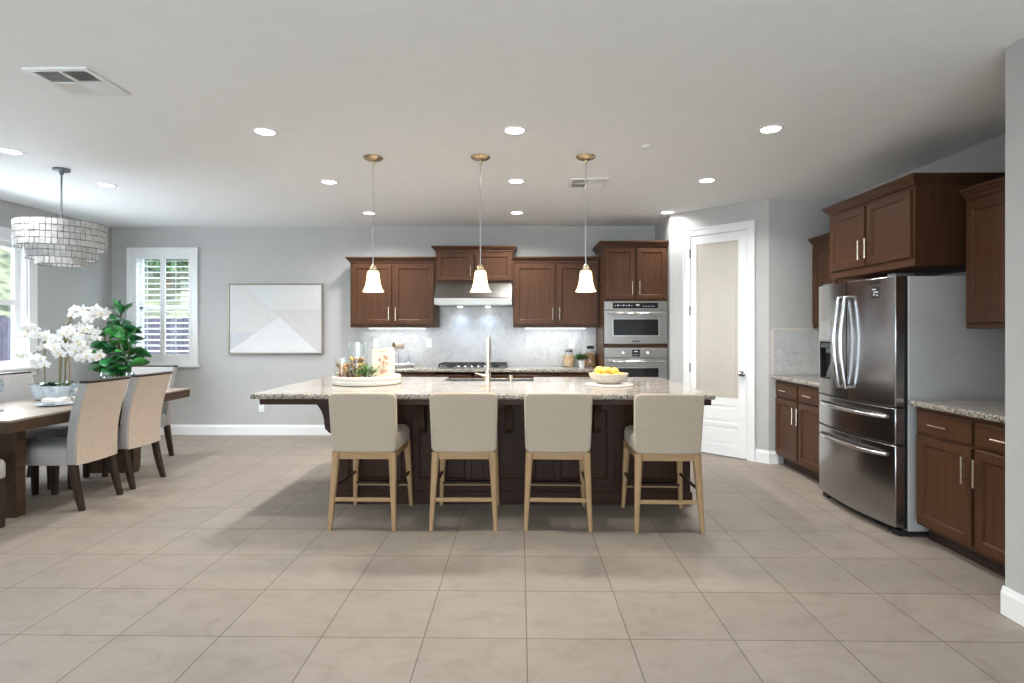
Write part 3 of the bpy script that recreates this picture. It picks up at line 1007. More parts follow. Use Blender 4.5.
# ---------------- wall ovens
def oven(name, label, z0, z1, kind):
    t = thing(name, label, 'oven', (TX + TW / 2, TY, z0))
    H = z1 - z0
    W = 0.374
    bm = BM(); box(bm, -0.345, 0.345, 0.0, 0.56, 0.012, H - 0.012); box(bm, -W, W, -0.004, 0.0, 0.0, H)
    obj('oven_body', bm, M['gasket'], t)
    ph = 0.10 if kind == 'micro' else 0.115
    bm = BM(); box(bm, -W, W, -0.026, -0.004, H - ph, H)
    obj('control_panel', bm, M['steelx'], t, bevel=0.003)
    bm = BM()
    if kind == 'micro': box(bm, -0.272, 0.262, -0.029, -0.026, H - ph + 0.018, H - 0.016)
    else: box(bm, -0.045, 0.048, -0.029, -0.026, H - ph + 0.016, H - 0.018)
    dp = obj('display', bm, M['black_glass'], t)
    bm = BM()
    zc = H - ph / 2
    if kind == 'micro':
        for k in range(7):
            xx = -0.25 + k * 0.032
            box(bm, xx, xx + 0.018, -0.0296, -0.029, zc - 0.004, zc + 0.002 + 0.008 * (k % 2))
        box(bm, 0.0, 0.04, -0.0296, -0.029, zc, zc + 0.014)
        for k in range(5):
            xx = 0.09 + k * 0.03
            box(bm, xx, xx + 0.010, -0.0296, -0.029, zc - 0.012, zc - 0.002)
    else:
        box(bm, -0.02, 0.02, -0.0296, -0.029, zc + 0.010, zc + 0.022)
        for k in range(3): box(bm, -0.032 + k * 0.026, -0.020 + k * 0.026, -0.0296, -0.029, zc - 0.022, zc - 0.016)
    obj('display_print', bm, M['display'], dp)
    dz1 = H - ph - 0.008
    wx, wz0, wz1 = (0.268, dz1 - 0.295, dz1 - 0.105) if kind == 'micro' else (0.268, dz1 - 0.47, dz1 - 0.115)
    bm = BM()
    for (a, b, p, q) in ((-W, -wx, 0.004, dz1), (wx, W, 0.004, dz1), (-wx, wx, wz1, dz1), (-wx, wx, 0.004, wz0)):
        box(bm, a, b, -0.030, -0.004, p, q)
    dr = obj('oven_door', bm, M['steelx'], t, bevel=0.003)
    bm = BM(); box(bm, -wx, wx, -0.022, -0.010, wz0, wz1); obj('oven_window', bm, M['black_glass'], dr)
    bm = BM()
    for (a, b, p, q) in ((-wx - 0.008, -wx, wz0 - 0.008, wz1 + 0.008), (wx, wx + 0.008, wz0 - 0.008, wz1 + 0.008), (-wx, wx, wz1, wz1 + 0.008), (-wx, wx, wz0 - 0.010, wz0)):
        box(bm, a, b, -0.033, -0.030, p, q)
    obj('window_bezel', bm, M['chrome'], dr)
    bm = BM()
    hz = dz1 - 0.035
    tube(bm, [(-0.335, -0.072, hz), (0.335, -0.072, hz)], 0.012, 12)
    for s in (-0.31, 0.31): box(bm, s - 0.010, s + 0.010, -0.072, -0.029, hz - 0.011, hz + 0.011)
    obj('oven_handle', bm, M['chrome'], dr, smooth=True)
    if kind == 'micro':
        bm = BM(); box(bm, -0.045, 0.045, -0.0315, -0.030, 0.028, 0.042); obj('nameplate', bm, M['gasket'], dr)
    else:
        for x in (-0.145, 0.145):
            bm = BM(); lathe(bm, [(0.026, 0), (0.026, -0.006), (0.020, -0.008), (0.018, -0.034), (0.0, -0.036)], 20, (x, -0.026, zc), axis='y'); obj('knob', bm, M['chrome'], t, smooth=True)
    return t


oven('microwave_oven', 'built-in steel microwave, upper of the two wall ovens', 1.214, 1.722, 'micro')
oven('built_in_oven', 'steel wall oven with two knobs, below the microwave', 0.465, 1.168, 'oven')

# ------------------------------------------------------------------ refrigerator
fr = thing('refrigerator', 'stainless french-door refrigerator with water dispenser and two drawers', 'refrigerator', (2.585, 4.762, 0), RZ)
FW = 0.970      # local x towards the camera, front at -y
bm = BM(); box(bm, 0.004, FW - 0.004, 0.0, 0.655, 0.035, 1.735)
obj('body', bm, M['fridge_side'], fr, bevel=0.004)
bm = BM(); box(bm, 0.012, FW - 0.012, -0.022, 0.0, 0.05, 1.735)
obj('door_gasket', bm, M['gasket'], fr)
bm = BM(); box(bm, 0.03, FW - 0.03, -0.03, 0.30, 0.004, 0.036); box(bm, FW - 0.09, FW - 0.01, -0.055, 0.01, 0.0, 0.035); box(bm, 0.01, 0.09, -0.055, 0.01, 0.0, 0.035)
obj('base_grille', bm, M['gasket'], fr)
for xa in (0.03, FW - 0.11):
    bm = BM(); box(bm, xa, xa + 0.08, -0.07, 0.06, 1.735, 1.757)
    obj('hinge_cover', bm, M['grey_metal'], fr, bevel=0.004)


def bow(x):           # bowed front, depth in front of the body
    u = (x - FW / 2) / (FW / 2)
    return -0.085 - 0.050 * (1 - u * u)


def bowed_panel(name, x0, x1, z0, z1, parent, mat, hole=None):
    bm = BM()
    n = 16
    xs = [x0 + (x1 - x0) * i / n for i in range(n + 1)]
    if hole:
        xs = sorted(set(xs + [hole[0], hole[1]]))
    def strip(xa, xb, za, zb):
        sel = [x for x in xs if xa - 1e-9 <= x <= xb + 1e-9]
        poly = [(x, bow(x)) for x in sel] + [(x, -0.024) for x in reversed(sel)]
        prism(bm, poly, 'z', za, zb)
    if hole:
        hx0, hx1, hz0, hz1 = hole
        strip(x0, hx0, z0, z1); strip(hx1, x1, z0, z1); strip(hx0, hx1, z0, hz0); strip(hx0, hx1, hz1, z1)
    else:
        strip(x0, x1, z0, z1)
    o = obj(name, bm, mat, parent, smooth=True, angle=25)
    if not hole:
        b = o.modifiers.new('bevel', 'BEVEL'); b.width = 0.005; b.segments = 2; b.limit_method = 'ANGLE'; b.angle_limit = rad(40)
    return o


xm = FW / 2 + 0.0
dl = bowed_panel('door', 0.004, xm - 0.004, 0.862, 1.738, fr, M['steely'], hole=(0.030, 0.250, 0.985, 1.285))
bm = BM()
box(bm, 0.030, 0.250, -0.040, -0.026, 0.985, 1.285)
box(bm, 0.030, 0.034, -0.085, -0.04, 0.985, 1.285); box(bm, 0.246, 0.250, -0.11, -0.04, 0.985, 1.285)
box(bm, 0.034, 0.246, -0.088, -0.04, 0.985, 0.992); box(bm, 0.034, 0.246, -0.088, -0.04, 1.27, 1.285)
dn = obj('dispenser', bm, M['gasket'], dl)
bm = BM()
box(bm, 0.036, 0.244, -0.088, -0.05, 1.235, 1.268); box(bm, 0.10, 0.18, -0.08, -0.05, 1.19, 1.235)
obj('dispenser_spout', bm, M['grey_metal'], dn, bevel=0.003)
bm = BM(); prism(bm, [(-0.088, 0.993), (-0.05, 0.993), (-0.045, 1.10), (-0.055, 1.10)], 'x', 0.115, 0.165)
obj('dispenser_paddle', bm, M['chrome'], dn)
bm = BM()
nx = 8
loft(bm, [[(x, bow(x) - 0.0012, 1.30), (x, bow(x) - 0.0012, 1.45), (x, bow(x) + 0.002, 1.45), (x, bow(x) + 0.002, 1.30)] for x in [0.04 + 0.2 * i / nx for i in range(nx + 1)]])
obj('dispenser_touch_panel', bm, M['steel'], dl)
dr_ = bowed_panel('door', xm + 0.004, FW - 0.004, 0.862, 1.738, fr, M['steely'])
t1 = bowed_panel('drawer', 0.004, FW - 0.004, 0.612, 0.852, fr, M['steely'])
t2 = bowed_panel('drawer', 0.004, FW - 0.004, 0.060, 0.602, fr, M['steely'])


def curved_handle(parent, p0, p1, out, r=0.011):
    p0, p1 = Vector(p0), Vector(p1)
    bm = BM()
    pts = [p0]
    n = 14
    for i in range(n + 1):
        s = i / n
        k = 0.035 + out * math.sin(PI * s)
        pts.append(p0.lerp(p1, s) + Vector((0, -k, 0)))
    pts.append(p1)
    tube(bm, pts, r, 10)
    return obj('handle', bm, M['chrome'], parent, smooth=True)


for x, par in ((xm - 0.042, dl), (xm + 0.042, dr_)):
    curved_handle(par, (x, bow(x), 0.95), (x, bow(x), 1.62), 0.035, 0.014)
for z, par in ((0.79, t1), (0.535, t2)):
    bm = BM()
    n = 18
    pts = []
    for i in range(n + 1):
        x = 0.07 + (FW - 0.14) * i / n
        u = 1 - abs(2 * i / n - 1) ** 6
        pts.append((x, bow(x) - 0.045 * u - 0.002, z))
    tube(bm, pts, 0.013, 10)
    obj('handle', bm, M['chrome'], par, smooth=True)
# label and lettering on the near door
def on_door(x, z0, z1, w, dep):
    return [(x, bow(x) - dep, z0), (x + w, bow(x + w) - dep, z0), (x + w, bow(x + w) - dep, z1), (x, bow(x) - dep, z1)]


bm = BM(); loft(bm, [on_door(0.760, 1.600, 1.675, 0.075, -0.001), on_door(0.760, 1.600, 1.675, 0.075, 0.0015)])
st = obj('energy_sticker', bm, M['gasket'], dr_)
bm = BM()
for k, (a, b_, z) in enumerate(((0.77, 0.035, 1.655), (0.785, 0.04, 1.635), (0.78, 0.02, 1.618), (0.81, 0.015, 1.612))):
    loft(bm, [on_door(a, z, z + 0.009, b_, 0.0012), on_door(a, z, z + 0.009, b_, 0.0022)])
obj('sticker_print', bm, M['display'], st)
cu = bpy.data.curves.new('brand_lettering', 'FONT')
cu.body = 'SAMSUNG'; cu.size = 0.022; cu.extrude = 0.0006; cu.align_x = 'CENTER'
_tmp = bpy.data.objects.new('lettering_source', cu)
_me = bpy.data.meshes.new_from_object(_tmp)
bpy.data.objects.remove(_tmp)
_me.materials.clear(); _me.materials.append(M['gasket'])
bl = bpy.data.objects.new('brand_lettering', _me); COL.objects.link(bl); bl.parent = dr_
bl.location = (0.795, bow(0.795) - 0.0015, 1.695)
slope = math.atan2(bow(0.81) - bow(0.78), 0.03)
bl.rotation_euler = (rad(90), 0, slope)

# ------------------------------------------------------------------ island
IX0, IX1, IY0, IY1 = -1.455, 1.345, 4.475, 5.575
isl = thing('kitchen_island', 'large dark wood kitchen island base with panelled seating side', 'kitchen island', (0, 0, 0))
bm = BM()
hx0, hx1 = -0.712, 0.138
for (a, b, p, q, r, s) in ((IX0, hx0, IY0, IY1, 0.0, 0.876), (hx1, IX1, IY0, IY1, 0.0, 0.876), (hx0, hx1, IY0, 5.08, 0.0, 0.876), (hx0, hx1, 5.08, IY1, 0.0, 0.62)):
    box(bm, a, b, p, q, r, s)
obj('island_body', bm, M['island'], isl, bevel=0.002)
np_ = 5
pw = (IX1 - IX0) / np_
for k in range(np_):
    bm = BM()
    a = IX0 + k * pw + 0.045
    panel_rings(bm, a, a + pw - 0.09, 0.15, 0.80, IY0 - 0.016, 0.016, 0.055)
    obj('side_panel', bm, M['island'], isl)
bm = BM()
box(bm, IX0 - 0.012, IX1 + 0.012, IY0 - 0.014, IY0, 0.0, 0.10)
box(bm, IX0 - 0.012, IX0, IY0, IY1, 0.0, 0.10); box(bm, IX1, IX1 + 0.012, IY0, IY1, 0.0, 0.10)
obj('base_molding', bm, M['island'], isl, bevel=0.003)
bm = BM(); box(bm, -1.905, 1.385, 4.105, 4.145, 0.832, 0.8755)
obj('apron_rail', bm, M['island'], isl, bevel=0.003)
for k in range(4):
    bm = BM()
    a = IX0 + 0.02 + k * 0.70
    if k in (1, 2): z1_ = 0.60
    else: z1_ = 0.84
    w_ = 0.66
    loft(bm, [[(a + i, IY1 + d, 0.13 + i), (a + w_ - i, IY1 + d, 0.13 + i), (a + w_ - i, IY1 + d, z1_ - i), (a + i, IY1 + d, z1_ - i)] for i, d in ((0, 0.0), (0, 0.017), (0.003, 0.02), (0.055, 0.02), (0.062, 0.011))])
    obj('door', bm, M['island'], isl)


def bracket(length, drop, top=0.042, th=0.05):
    """profile in (u, z): u = 0 at the wall, grows outwards; z = 0 at the top"""
    pts = [(0, 0), (length, 0), (length, -top)]
    u1 = length * 0.50
    pts.append((u1 + 0.06, -top - 0.004))
    for k in range(1, 9):
        a = k / 8 * PI / 2
        pts.append((0.115 + (u1 - 0.055) * (1 - math.sin(a)), -top - 0.004 - (drop - top - 0.09) * (1 - math.cos(a))))
    pts += [(0.108, -drop + 0.045), (0.075, -drop + 0.012), (0.02, -drop), (0, -drop)]
    return pts


for (x, y, az, ln, dp) in ((-0.765, IY0, -90, 0.325, 0.31), (-0.085, IY0, -90, 0.325, 0.31), (0.600, IY0, -90, 0.325, 0.31), (1.318, IY0, -90, 0.325, 0.31), (IX0, IY0 + 0.06, 180, 0.46, 0.335)):
    bm = BM()
    prism(bm, [(u, z) for u, z in bracket(ln, dp)], 'y', -0.027, 0.027)
    o = obj('bracket', bm, M['bracket'], isl, bevel=0.003)
    o.location = (x, y, 0.8755)
    o.rotation_euler = (0, 0, rad(az))

bm = BM()
slab_with_hole(bm, [-1.955, -0.70, 0.13, 1.400], [4.055, 5.13, 5.60], CZ0, CZ1, {(1, 1)})
tag(obj('countertop', bm, M['granite'], None, bevel=0.014, seg=4), 'big speckled granite island top with overhangs', 'countertop')

sk = thing('kitchen_sink', 'apron-front steel sink set in the island top', 'sink', (-0.285, 5.37, 0.64))
bm = BM()
box(bm, -0.425, 0.425, -0.275, 0.235, 0.0, 0.012)
box(bm, -0.425, -0.405, -0.275, 0.235, 0.012, 0.235); box(bm, 0.405, 0.425, -0.275, 0.235, 0.012, 0.235); box(bm, -0.405, 0.405, -0.275, -0.255, 0.012, 0.235)
box(bm, -0.413, 0.413, 0.205, 0.240, 0.012, 0.262)
obj('basin', bm, M['steelx'], sk, bevel=0.004)
bm = BM(); lathe(bm, [(0.045, 0.0125), (0.045, 0.016), (0.03, 0.016), (0.0, 0.0145)], 20, (0, -0.02, 0)); obj('drain', bm, M['chrome'], sk)

fc = thing('kitchen_faucet', 'tall brushed nickel gooseneck faucet on the island', 'faucet', (-0.287, 5.085, 0.915))
bm = BM()
lathe(bm, [(0.032, 0.0), (0.032, 0.006), (0.027, 0.010), (0.026, 0.085), (0.021, 0.10), (0.0, 0.101)], 20)
obj('faucet_base', bm, M['nickel_warm'], fc, smooth=True)
bm = BM()
pts = [(0, 0, 0.095), (0, 0, 0.28)]
for k in range(1, 13):
    a = PI * k / 12
    pts.append((0.0, 0.085 * (1 - math.cos(a)), 0.29 + 0.095 * math.sin(a)))
tube(bm, pts, [0.019] * len(pts), 12)
tube(bm, [(0, 0.17, 0.29), (0, 0.172, 0.24), (0, 0.174, 0.20)], [0.0195, 0.022, 0.024], 12)
obj('gooseneck_spout', bm, M['nickel_warm'], fc, smooth=True)
bm = BM()
tube(bm, [(-0.018, 0, 0.055), (-0.05, 0, 0.055)], 0.017, 12)
tube(bm, [(-0.05, 0, 0.058), (-0.075, -0.01, 0.066), (-0.115, -0.015, 0.078)], [0.015, 0.009, 0.006], 10)
obj('lever', bm, M['nickel_warm'], fc, smooth=True)
sd = BM()
lathe(sd, [(0.019, 0), (0.019, 0.004), (0.013, 0.008), (0.013, 0.030), (0.017, 0.034), (0.017, 0.056), (0.0, 0.058)], 18)
tube(sd, [(0, 0, 0.046), (0, 0.06, 0.050)], 0.006, 8)
tag(obj('soap_dispenser', sd, M['nickel_warm'], None, smooth=True, loc=(-0.082, 5.085, 0.915)), 'short nickel soap dispenser right of the faucet', 'soap dispenser')

# ------------------------------------------------------------------ bar stools
def tapered_leg(bm, top, bot, r0, r1):
    top, bot = Vector(top), Vector(bot)
    rings = []
    for s in (0, 0.33, 0.66, 1.0):
        p = top.lerp(bot, s)
        r = r0 + (r1 - r0) * s
        k = r * 0.35
        ring = []
        for (sx, sy) in ((1, 1), (-1, 1), (-1, -1), (1, -1)):
            cxy = [(sx * r, sy * (r - k)), (sx * (r - k), sy * r)]
            if sx * sy < 0: cxy.reverse()
            ring += [(p.x + q[0], p.y + q[1], p.z) for q in cxy]
        rings.append(ring)
    loft(bm, rings)


def make_stool():
    t = thing('bar_stool', '', 'bar stool')
    # backrest: slightly curved slab
    bm = BM()
    nx, nz = 18, 16
    def sq(a, b):            # bends the corner square into a quarter disc
        return a * math.sqrt(1 - b * b / 2), b * math.sqrt(1 - a * a / 2)
    def P(i, j, f):
        W_, H_ = 0.231, 0.207
        x = (i / nx * 2 - 1) * W_; h = (j / nz * 2 - 1) * H_
        rc = 0.042 if h > 0 else 0.032
        ax, ah = abs(x) - (W_ - rc), abs(h) - (H_ - rc)
        if ax > 0 and ah > 0:
            p, q = sq(ax / rc, ah / rc)
            x = math.copysign(W_ - rc + p * rc, x); h = math.copysign(H_ - rc + q * rc, h)
        u = x / W_; v = (h + H_) / (2 * H_)
        x *= 0.975 + 0.045 * v
        z = 0.735 + h + 0.004 * (1 - u * u) * v
        y = -0.215 - 0.055 * v - 0.016 * (1 - u * u)
        th = 0.062 - 0.010 * v
        return (x, y - th / 2 if f == 0 else y + th / 2, z)
    for f in (0, 1):
        g = [[bm.verts.new(P(i, j, f)) for j in range(nz + 1)] for i in range(nx + 1)]
        for i in range(nx):
            for j in range(nz):
                bm.faces.new((g[i][j], g[i + 1][j], g[i + 1][j + 1], g[i][j + 1]))
        if f == 0: g0 = g
    rim = lambda g: [g[i][0] for i in range(nx + 1)] + [g[nx][j] for j in range(1, nz + 1)] + [g[i][nz] for i in range(nx - 1, -1, -1)] + [g[0][j] for j in range(nz - 1, 0, -1)]
    a, b = rim(g0), rim(g)
    for k in range(len(a)):
        bm.faces.new((a[k], a[(k + 1) % len(a)], b[(k + 1) % len(a)], b[k]))
    obj('backrest', bm, M['linen'], t, bevel=0.016, seg=4, smooth=True, angle=180)
    # seat cushion
    bm = BM()
    rings = []
    for (ins, z) in ((0.012, 0.525), (0.0, 0.540), (0.0, 0.605), (0.010, 0.632), (0.035, 0.646), (0.09, 0.652)):
        ring = []
        hw, y0, y1, rc = 0.222 - ins, -0.195 + ins, 0.268 - ins, max(0.055 - ins, 0.012)
        for (cx, cy, a0) in ((hw - rc, y1 - rc, 0), (-hw + rc, y1 - rc, 90), (-hw + rc, y0 + rc, 180), (hw - rc, y0 + rc, 270)):
            for k in range(5):
                an = rad(a0 + 90 * k / 4)
                ring.append((cx + rc * math.cos(an), cy + rc * math.sin(an), z))
        rings.append(ring)
    loft(bm, rings)
    obj('seat', bm, M['linen'], t, smooth=True, angle=60)
    bm = BM()
    for (x0, x1, y0, y1) in ((-0.19, 0.19, -0.238, -0.212), (-0.19, 0.19, 0.228, 0.25), (-0.212, -0.19, -0.22, 0.245), (0.19, 0.212, -0.22, 0.245)):
        box(bm, x0, x1, y0, y1, 0.478, 0.532)
    obj('seat_frame', bm, M['oakx'], t, bevel=0.004)
    for sx in (-1, 1):
        for (yt, yb) in ((-0.222, -0.283), (0.238, 0.283)):
            bm = BM()
            tapered_leg(bm, (sx * 0.197, yt, 0.530), (sx * 0.222, yb, 0.0), 0.0265, 0.0135)
            obj('leg', bm, M['oak'], t, smooth=True, angle=50)
    bm = BM(); box(bm, -0.205, 0.205, -0.270, -0.252, 0.192, 0.220); obj('stretcher', bm, M['oakx'], t, bevel=0.004)
    bm = BM(); box(bm, -0.208, 0.208, 0.257, 0.275, 0.160, 0.176); obj('footrest', bm, M['oakx'], t, bevel=0.003)
    bm = BM(); box(bm, -0.205, 0.205, 0.244, 0.277, 0.176, 0.194); obj('foot_plate', bm, M['chair_wood'], t, bevel=0.001)
    for sx in (-1, 1):
        bm = BM(); tube(bm, [(sx * 0.210, -0.252, 0.285), (sx * 0.210, 0.262, 0.270)], 0.0115, 8); obj('stretcher', bm, M['chair_wood'], t, smooth=True)
    return t


stool = make_stool()
places = ((-1.080, 4.152, -1.0, 'linen bar stool below the round tray, at the left end of the island'),
          (-0.392, 4.158, 0.8, 'linen bar stool in front of the faucet, second from the island\'s left end'),
          (0.270, 4.158, -1.6, 'linen bar stool between the faucet stool and the one at the right end'),
          (1.018, 4.120, -1.2, 'linen bar stool at the right end of the island, past the lemon bowl'))
for i, (x, y, r, lab) in enumerate(places):
    if i == 0:
        stool.location = (x, y, 0); stool.rotation_euler = (0, 0, rad(r)); stool['label'] = lab
        stool['group'] = 'bar stools at the island'
    else:
        dup(stool, (x, y, 0), rad(r), lab)

# ------------------------------------------------------------------ pendants
def make_pendant():
    t = thing('pendant_light', '', 'pendant light')
    # origin at ceiling
    bm = BM(); lathe(bm, [(0.0, 0.0), (0.078, 0.0), (0.078, -0.006), (0.062, -0.020), (0.030, -0.030), (0.014, -0.034), (0.010, -0.060), (0.0, -0.061)], 28)
    obj('canopy', bm, M['bronze'], t, smooth=True)
    bm = BM(); tube(bm, [(0, 0, -0.05), (0, 0, -0.86)], 0.0052, 10); obj('rod', bm, M['chrome'], t, smooth=True)
    bm = BM(); lathe(bm, [(0.006, -0.845), (0.018, -0.855), (0.026, -0.870), (0.031, -0.890), (0.031, -0.897), (0.0, -0.897)], 22); obj('socket_cup', bm, M['bronze'], t, smooth=True)
    bm = BM()
    prof = [(0.028, -0.893), (0.040, -0.897), (0.047, -0.915), (0.050, -0.945), (0.053, -0.975), (0.059, -1.005), (0.067, -1.030), (0.078, -1.052), (0.082, -1.060)]
    lathe(bm, prof + [(r - 0.004, h) for r, h in reversed(prof)], 30)
    obj('shade', bm, M['shade'], t, smooth=True)
    bm = BM(); ell(bm, (0, 0, -0.985), (0.028, 0.028, 0.036)); obj('bulb', bm, M['bulb'], t, smooth=True)
    return t


pend = make_pendant()
for i, (x, lab) in enumerate(((-1.157, 'pendant with lit bell shade over the left end of the island'), (-0.310, 'pendant with lit bell shade in front of the range hood'),
                              (0.517, 'pendant with lit bell shade beside the tall oven cabinet'))):
    if i == 0:
        pend.location = (x, 4.44, CEIL); pend['label'] = lab; pend['group'] = 'bell pendants over the island'
    else:
        dup(pend, (x, 4.44, CEIL), 0, lab)
    L = bpy.data.lights.new('pendant_lamp', 'POINT'); L.energy = 17; L.color = (1.0, 0.86, 0.66); L.shadow_soft_size = 0.03
    o = bpy.data.objects.new('pendant_lamp', L); o.location = (x, 4.44, CEIL - 1.035); COL.objects.link(o)

# ------------------------------------------------------------------ recessed lights
def make_can():
    t = thing('recessed_light', '', 'ceiling light')
    bm = BM(); lathe(bm, [(0.062, -0.001), (0.066, -0.006), (0.081, -0.005), (0.085, 0.0)], 32); obj('trim_ring', bm, M['white'], t, smooth=True)
    bm = BM(); lathe(bm, [(0.0, -0.0022), (0.0625, -0.0022)], 32); obj('lens', bm, M['lamp_lens'], t)
    return t


can = make_can()
col_name = {-1.75: 'the column over the left stool', -0.035: 'the middle column', 1.70: 'the right column'}
cans = []
for x, cn in ((-1.75, 'left'), (-0.035, 'middle'), (1.70, 'right')):
    for y, rn in ((3.855, 'largest lit ceiling light'), (5.16, 'second lit ceiling light'), (6.535, 'farthest lit ceiling light')):
        where = {'left': 'in the column left of the left pendant', 'middle': 'in the column right of the middle pendant', 'right': 'in the column towards the pantry door'}[cn]
        cans.append((x, y, rn + ' ' + where))
cans += [(-3.88, 4.25, 'lit recessed ceiling light left of the chandelier, at the photo\'s edge'), (-3.88, 5.25, 'lit recessed ceiling light right of the chandelier rod')]
for i, (x, y, lab) in enumerate(cans):
    if i == 0:
        can.location = (x, y, CEIL); can['label'] = lab; can['group'] = 'recessed ceiling lights'
    else:
        dup(can, (x, y, CEIL), 0, lab)
    area_lamp('can_lamp', (x, y, CEIL - 0.008), (0, 0, 0), 0.13, 0.13, LAMP_W * (0.75 if y < 4 else 1.5 if y < 6 and x > -3 else 0.45 if y > 6 and x > 1 else 1.4 if y > 6 else 1.0), LAMP_COL, 'DISK', spread=rad(150))

# ------------------------------------------------------------------ vents and sprinkler
def vent(label, x0, x1, y0, y1):
    t = thing('air_vent', label, 'air vent', ((x0 + x1) / 2, (y0 + y1) / 2, CEIL))
    w, h = (x1 - x0) / 2, (y1 - y0) / 2
    bm = BM()
    f = 0.028
    for (a, b, p, q) in ((-w, w, -h, -h + f), (-w, w, h - f, h), (-w, -w + f, -h + f, h - f), (w - f, w, -h + f, h - f), (-0.008, 0.008, -h + f, h - f), (-w + f, w - f, -0.008, 0.008)):
        box(bm, a, b, p, q, -0.012, 0.0)
    obj('vent_frame', bm, M['white'], t, bevel=0.002)
    bm = BM(); box(bm, -w + f, w - f, -h + f, h - f, -0.001, -0.0003); obj('duct_shade_sheet', bm, M['duct_shade'], t)  # dark sheet under the ceiling, painted as the shade inside the duct
    bm = BM()
    n = 9
    for qx, qy, along, tilt in ((-1, -1, 'x', 1), (1, -1, 'y', -1), (-1, 1, 'y', 1), (1, 1, 'x', -1)):
        xa, xb = (-w + f, -0.008) if qx < 0 else (0.008, w - f)
        ya, yb = (-h + f, -0.008) if qy < 0 else (0.008, h - f)
        for k in range(n):
            s = (k + 0.5) / n
            if along == 'x':
                c = ya + (yb - ya) * s
                prism(bm, [(c - 0.006 * tilt, -0.012), (c - 0.006 * tilt + 0.0015, -0.012), (c + 0.006 * tilt + 0.0015, -0.002), (c + 0.006 * tilt, -0.002)], 'x', xa, xb)
            else:
                c = xa + (xb - xa) * s
                prism(bm, [(c - 0.006 * tilt, -0.012), (c - 0.006 * tilt + 0.0015, -0.012), (c + 0.006 * tilt + 0.0015, -0.002), (c + 0.006 * tilt, -0.002)], 'y', ya, yb)
    obj('louvers', bm, M['white'], t)
    return t


vent('square white ceiling vent in the near left corner', -2.585, -2.245, 2.895, 3.235)
vent('white ceiling vent behind the right pendant rod', 0.455, 0.795, 5.065, 5.385)
bm = BM(); lathe(bm, [(0.0, -0.012), (0.028, -0.012), (0.038, -0.004), (0.042, 0.0)], 24)
tag(obj('sprinkler_cover', bm, M['ceiling'], None, smooth=True, loc=(0.941, 4.20, CEIL)), 'small round white sprinkler cover on the ceiling', 'sprinkler')

# ------------------------------------------------------------------ chandelier
ch = thing('chandelier', 'round three-tier shell tile chandelier over the dining table', 'chandelier', (-3.876, 4.724, 0))
bm = BM(); lathe(bm, [(0.0, CEIL), (0.062, CEIL), (0.062, CEIL - 0.018), (0.02, CEIL - 0.024), (0.012, CEIL - 0.05), (0.0, CEIL - 0.05)], 28); obj('canopy', bm, M['grey_metal'], ch, smooth=True)
bm = BM(); tube(bm, [(0, 0, CEIL - 0.04), (0, 0, 2.15)], 0.007, 10); obj('rod', bm, M['grey_metal'], ch, smooth=True)
for (R, zt, zb, rows) in ((0.312, 2.275, 2.065, 4), (0.244, 2.085, 1.975, 2), (0.168, 1.990, 1.925, 1)):
    n = int(2 * PI * R / 0.037)
    bm = BM()
    rh = (zt - zb) / rows
    for r in range(rows):
        for k in range(n):
            a = 2 * PI * (k + 0.5 + random.uniform(-0.04, 0.04)) / n
            hw = 0.445 * 2 * PI / n
            g = 0.0035
            dz = random.uniform(-0.002, 0.002)
            z0_, z1_ = zb + r * rh + g + dz, zb + (r + 1) * rh - g + dz
            rr = R + random.uniform(-0.003, 0.003)
            tl = random.uniform(-0.03, 0.03)
            q = []
            for (da, zz_) in ((-hw, z0_), (hw, z0_), (hw, z1_), (-hw, z1_)):
                ra = rr + tl * da
                q.append((ra, a + da, zz_))
            loft(bm, [[(p * math.cos(an), p * math.sin(an), zz_) for p, an, zz_ in q], [((p + 0.004) * math.cos(an), (p + 0.004) * math.sin(an), zz_) for p, an, zz_ in q]])
    tr = obj('shade_tier', bm, M['shell'], ch)
    bm = BM()
    for r in range(rows + 1):
        z = zb + r * rh
        lathe(bm, [(R - 0.004, z - 0.003), (R + 0.0005, z - 0.003), (R + 0.0005, z + 0.003), (R - 0.004, z + 0.003), (R - 0.004, z - 0.003)], 64)
    for k in range(n):
        a = 2 * PI * k / n
        tube(bm, [((R - 0.003) * math.cos(a), (R - 0.003) * math.sin(a), zb), ((R - 0.003) * math.cos(a), (R - 0.003) * math.sin(a), zt)], 0.0035, 4)
    if R > 0.3:
        for k in range(4):
            a = PI / 2 * k + 0.3
            tube(bm, [(0, 0, 2.16), (R * math.cos(a), R * math.sin(a), 2.16)], 0.006, 6)
    obj('wire_frame', bm, M['wire'], tr)

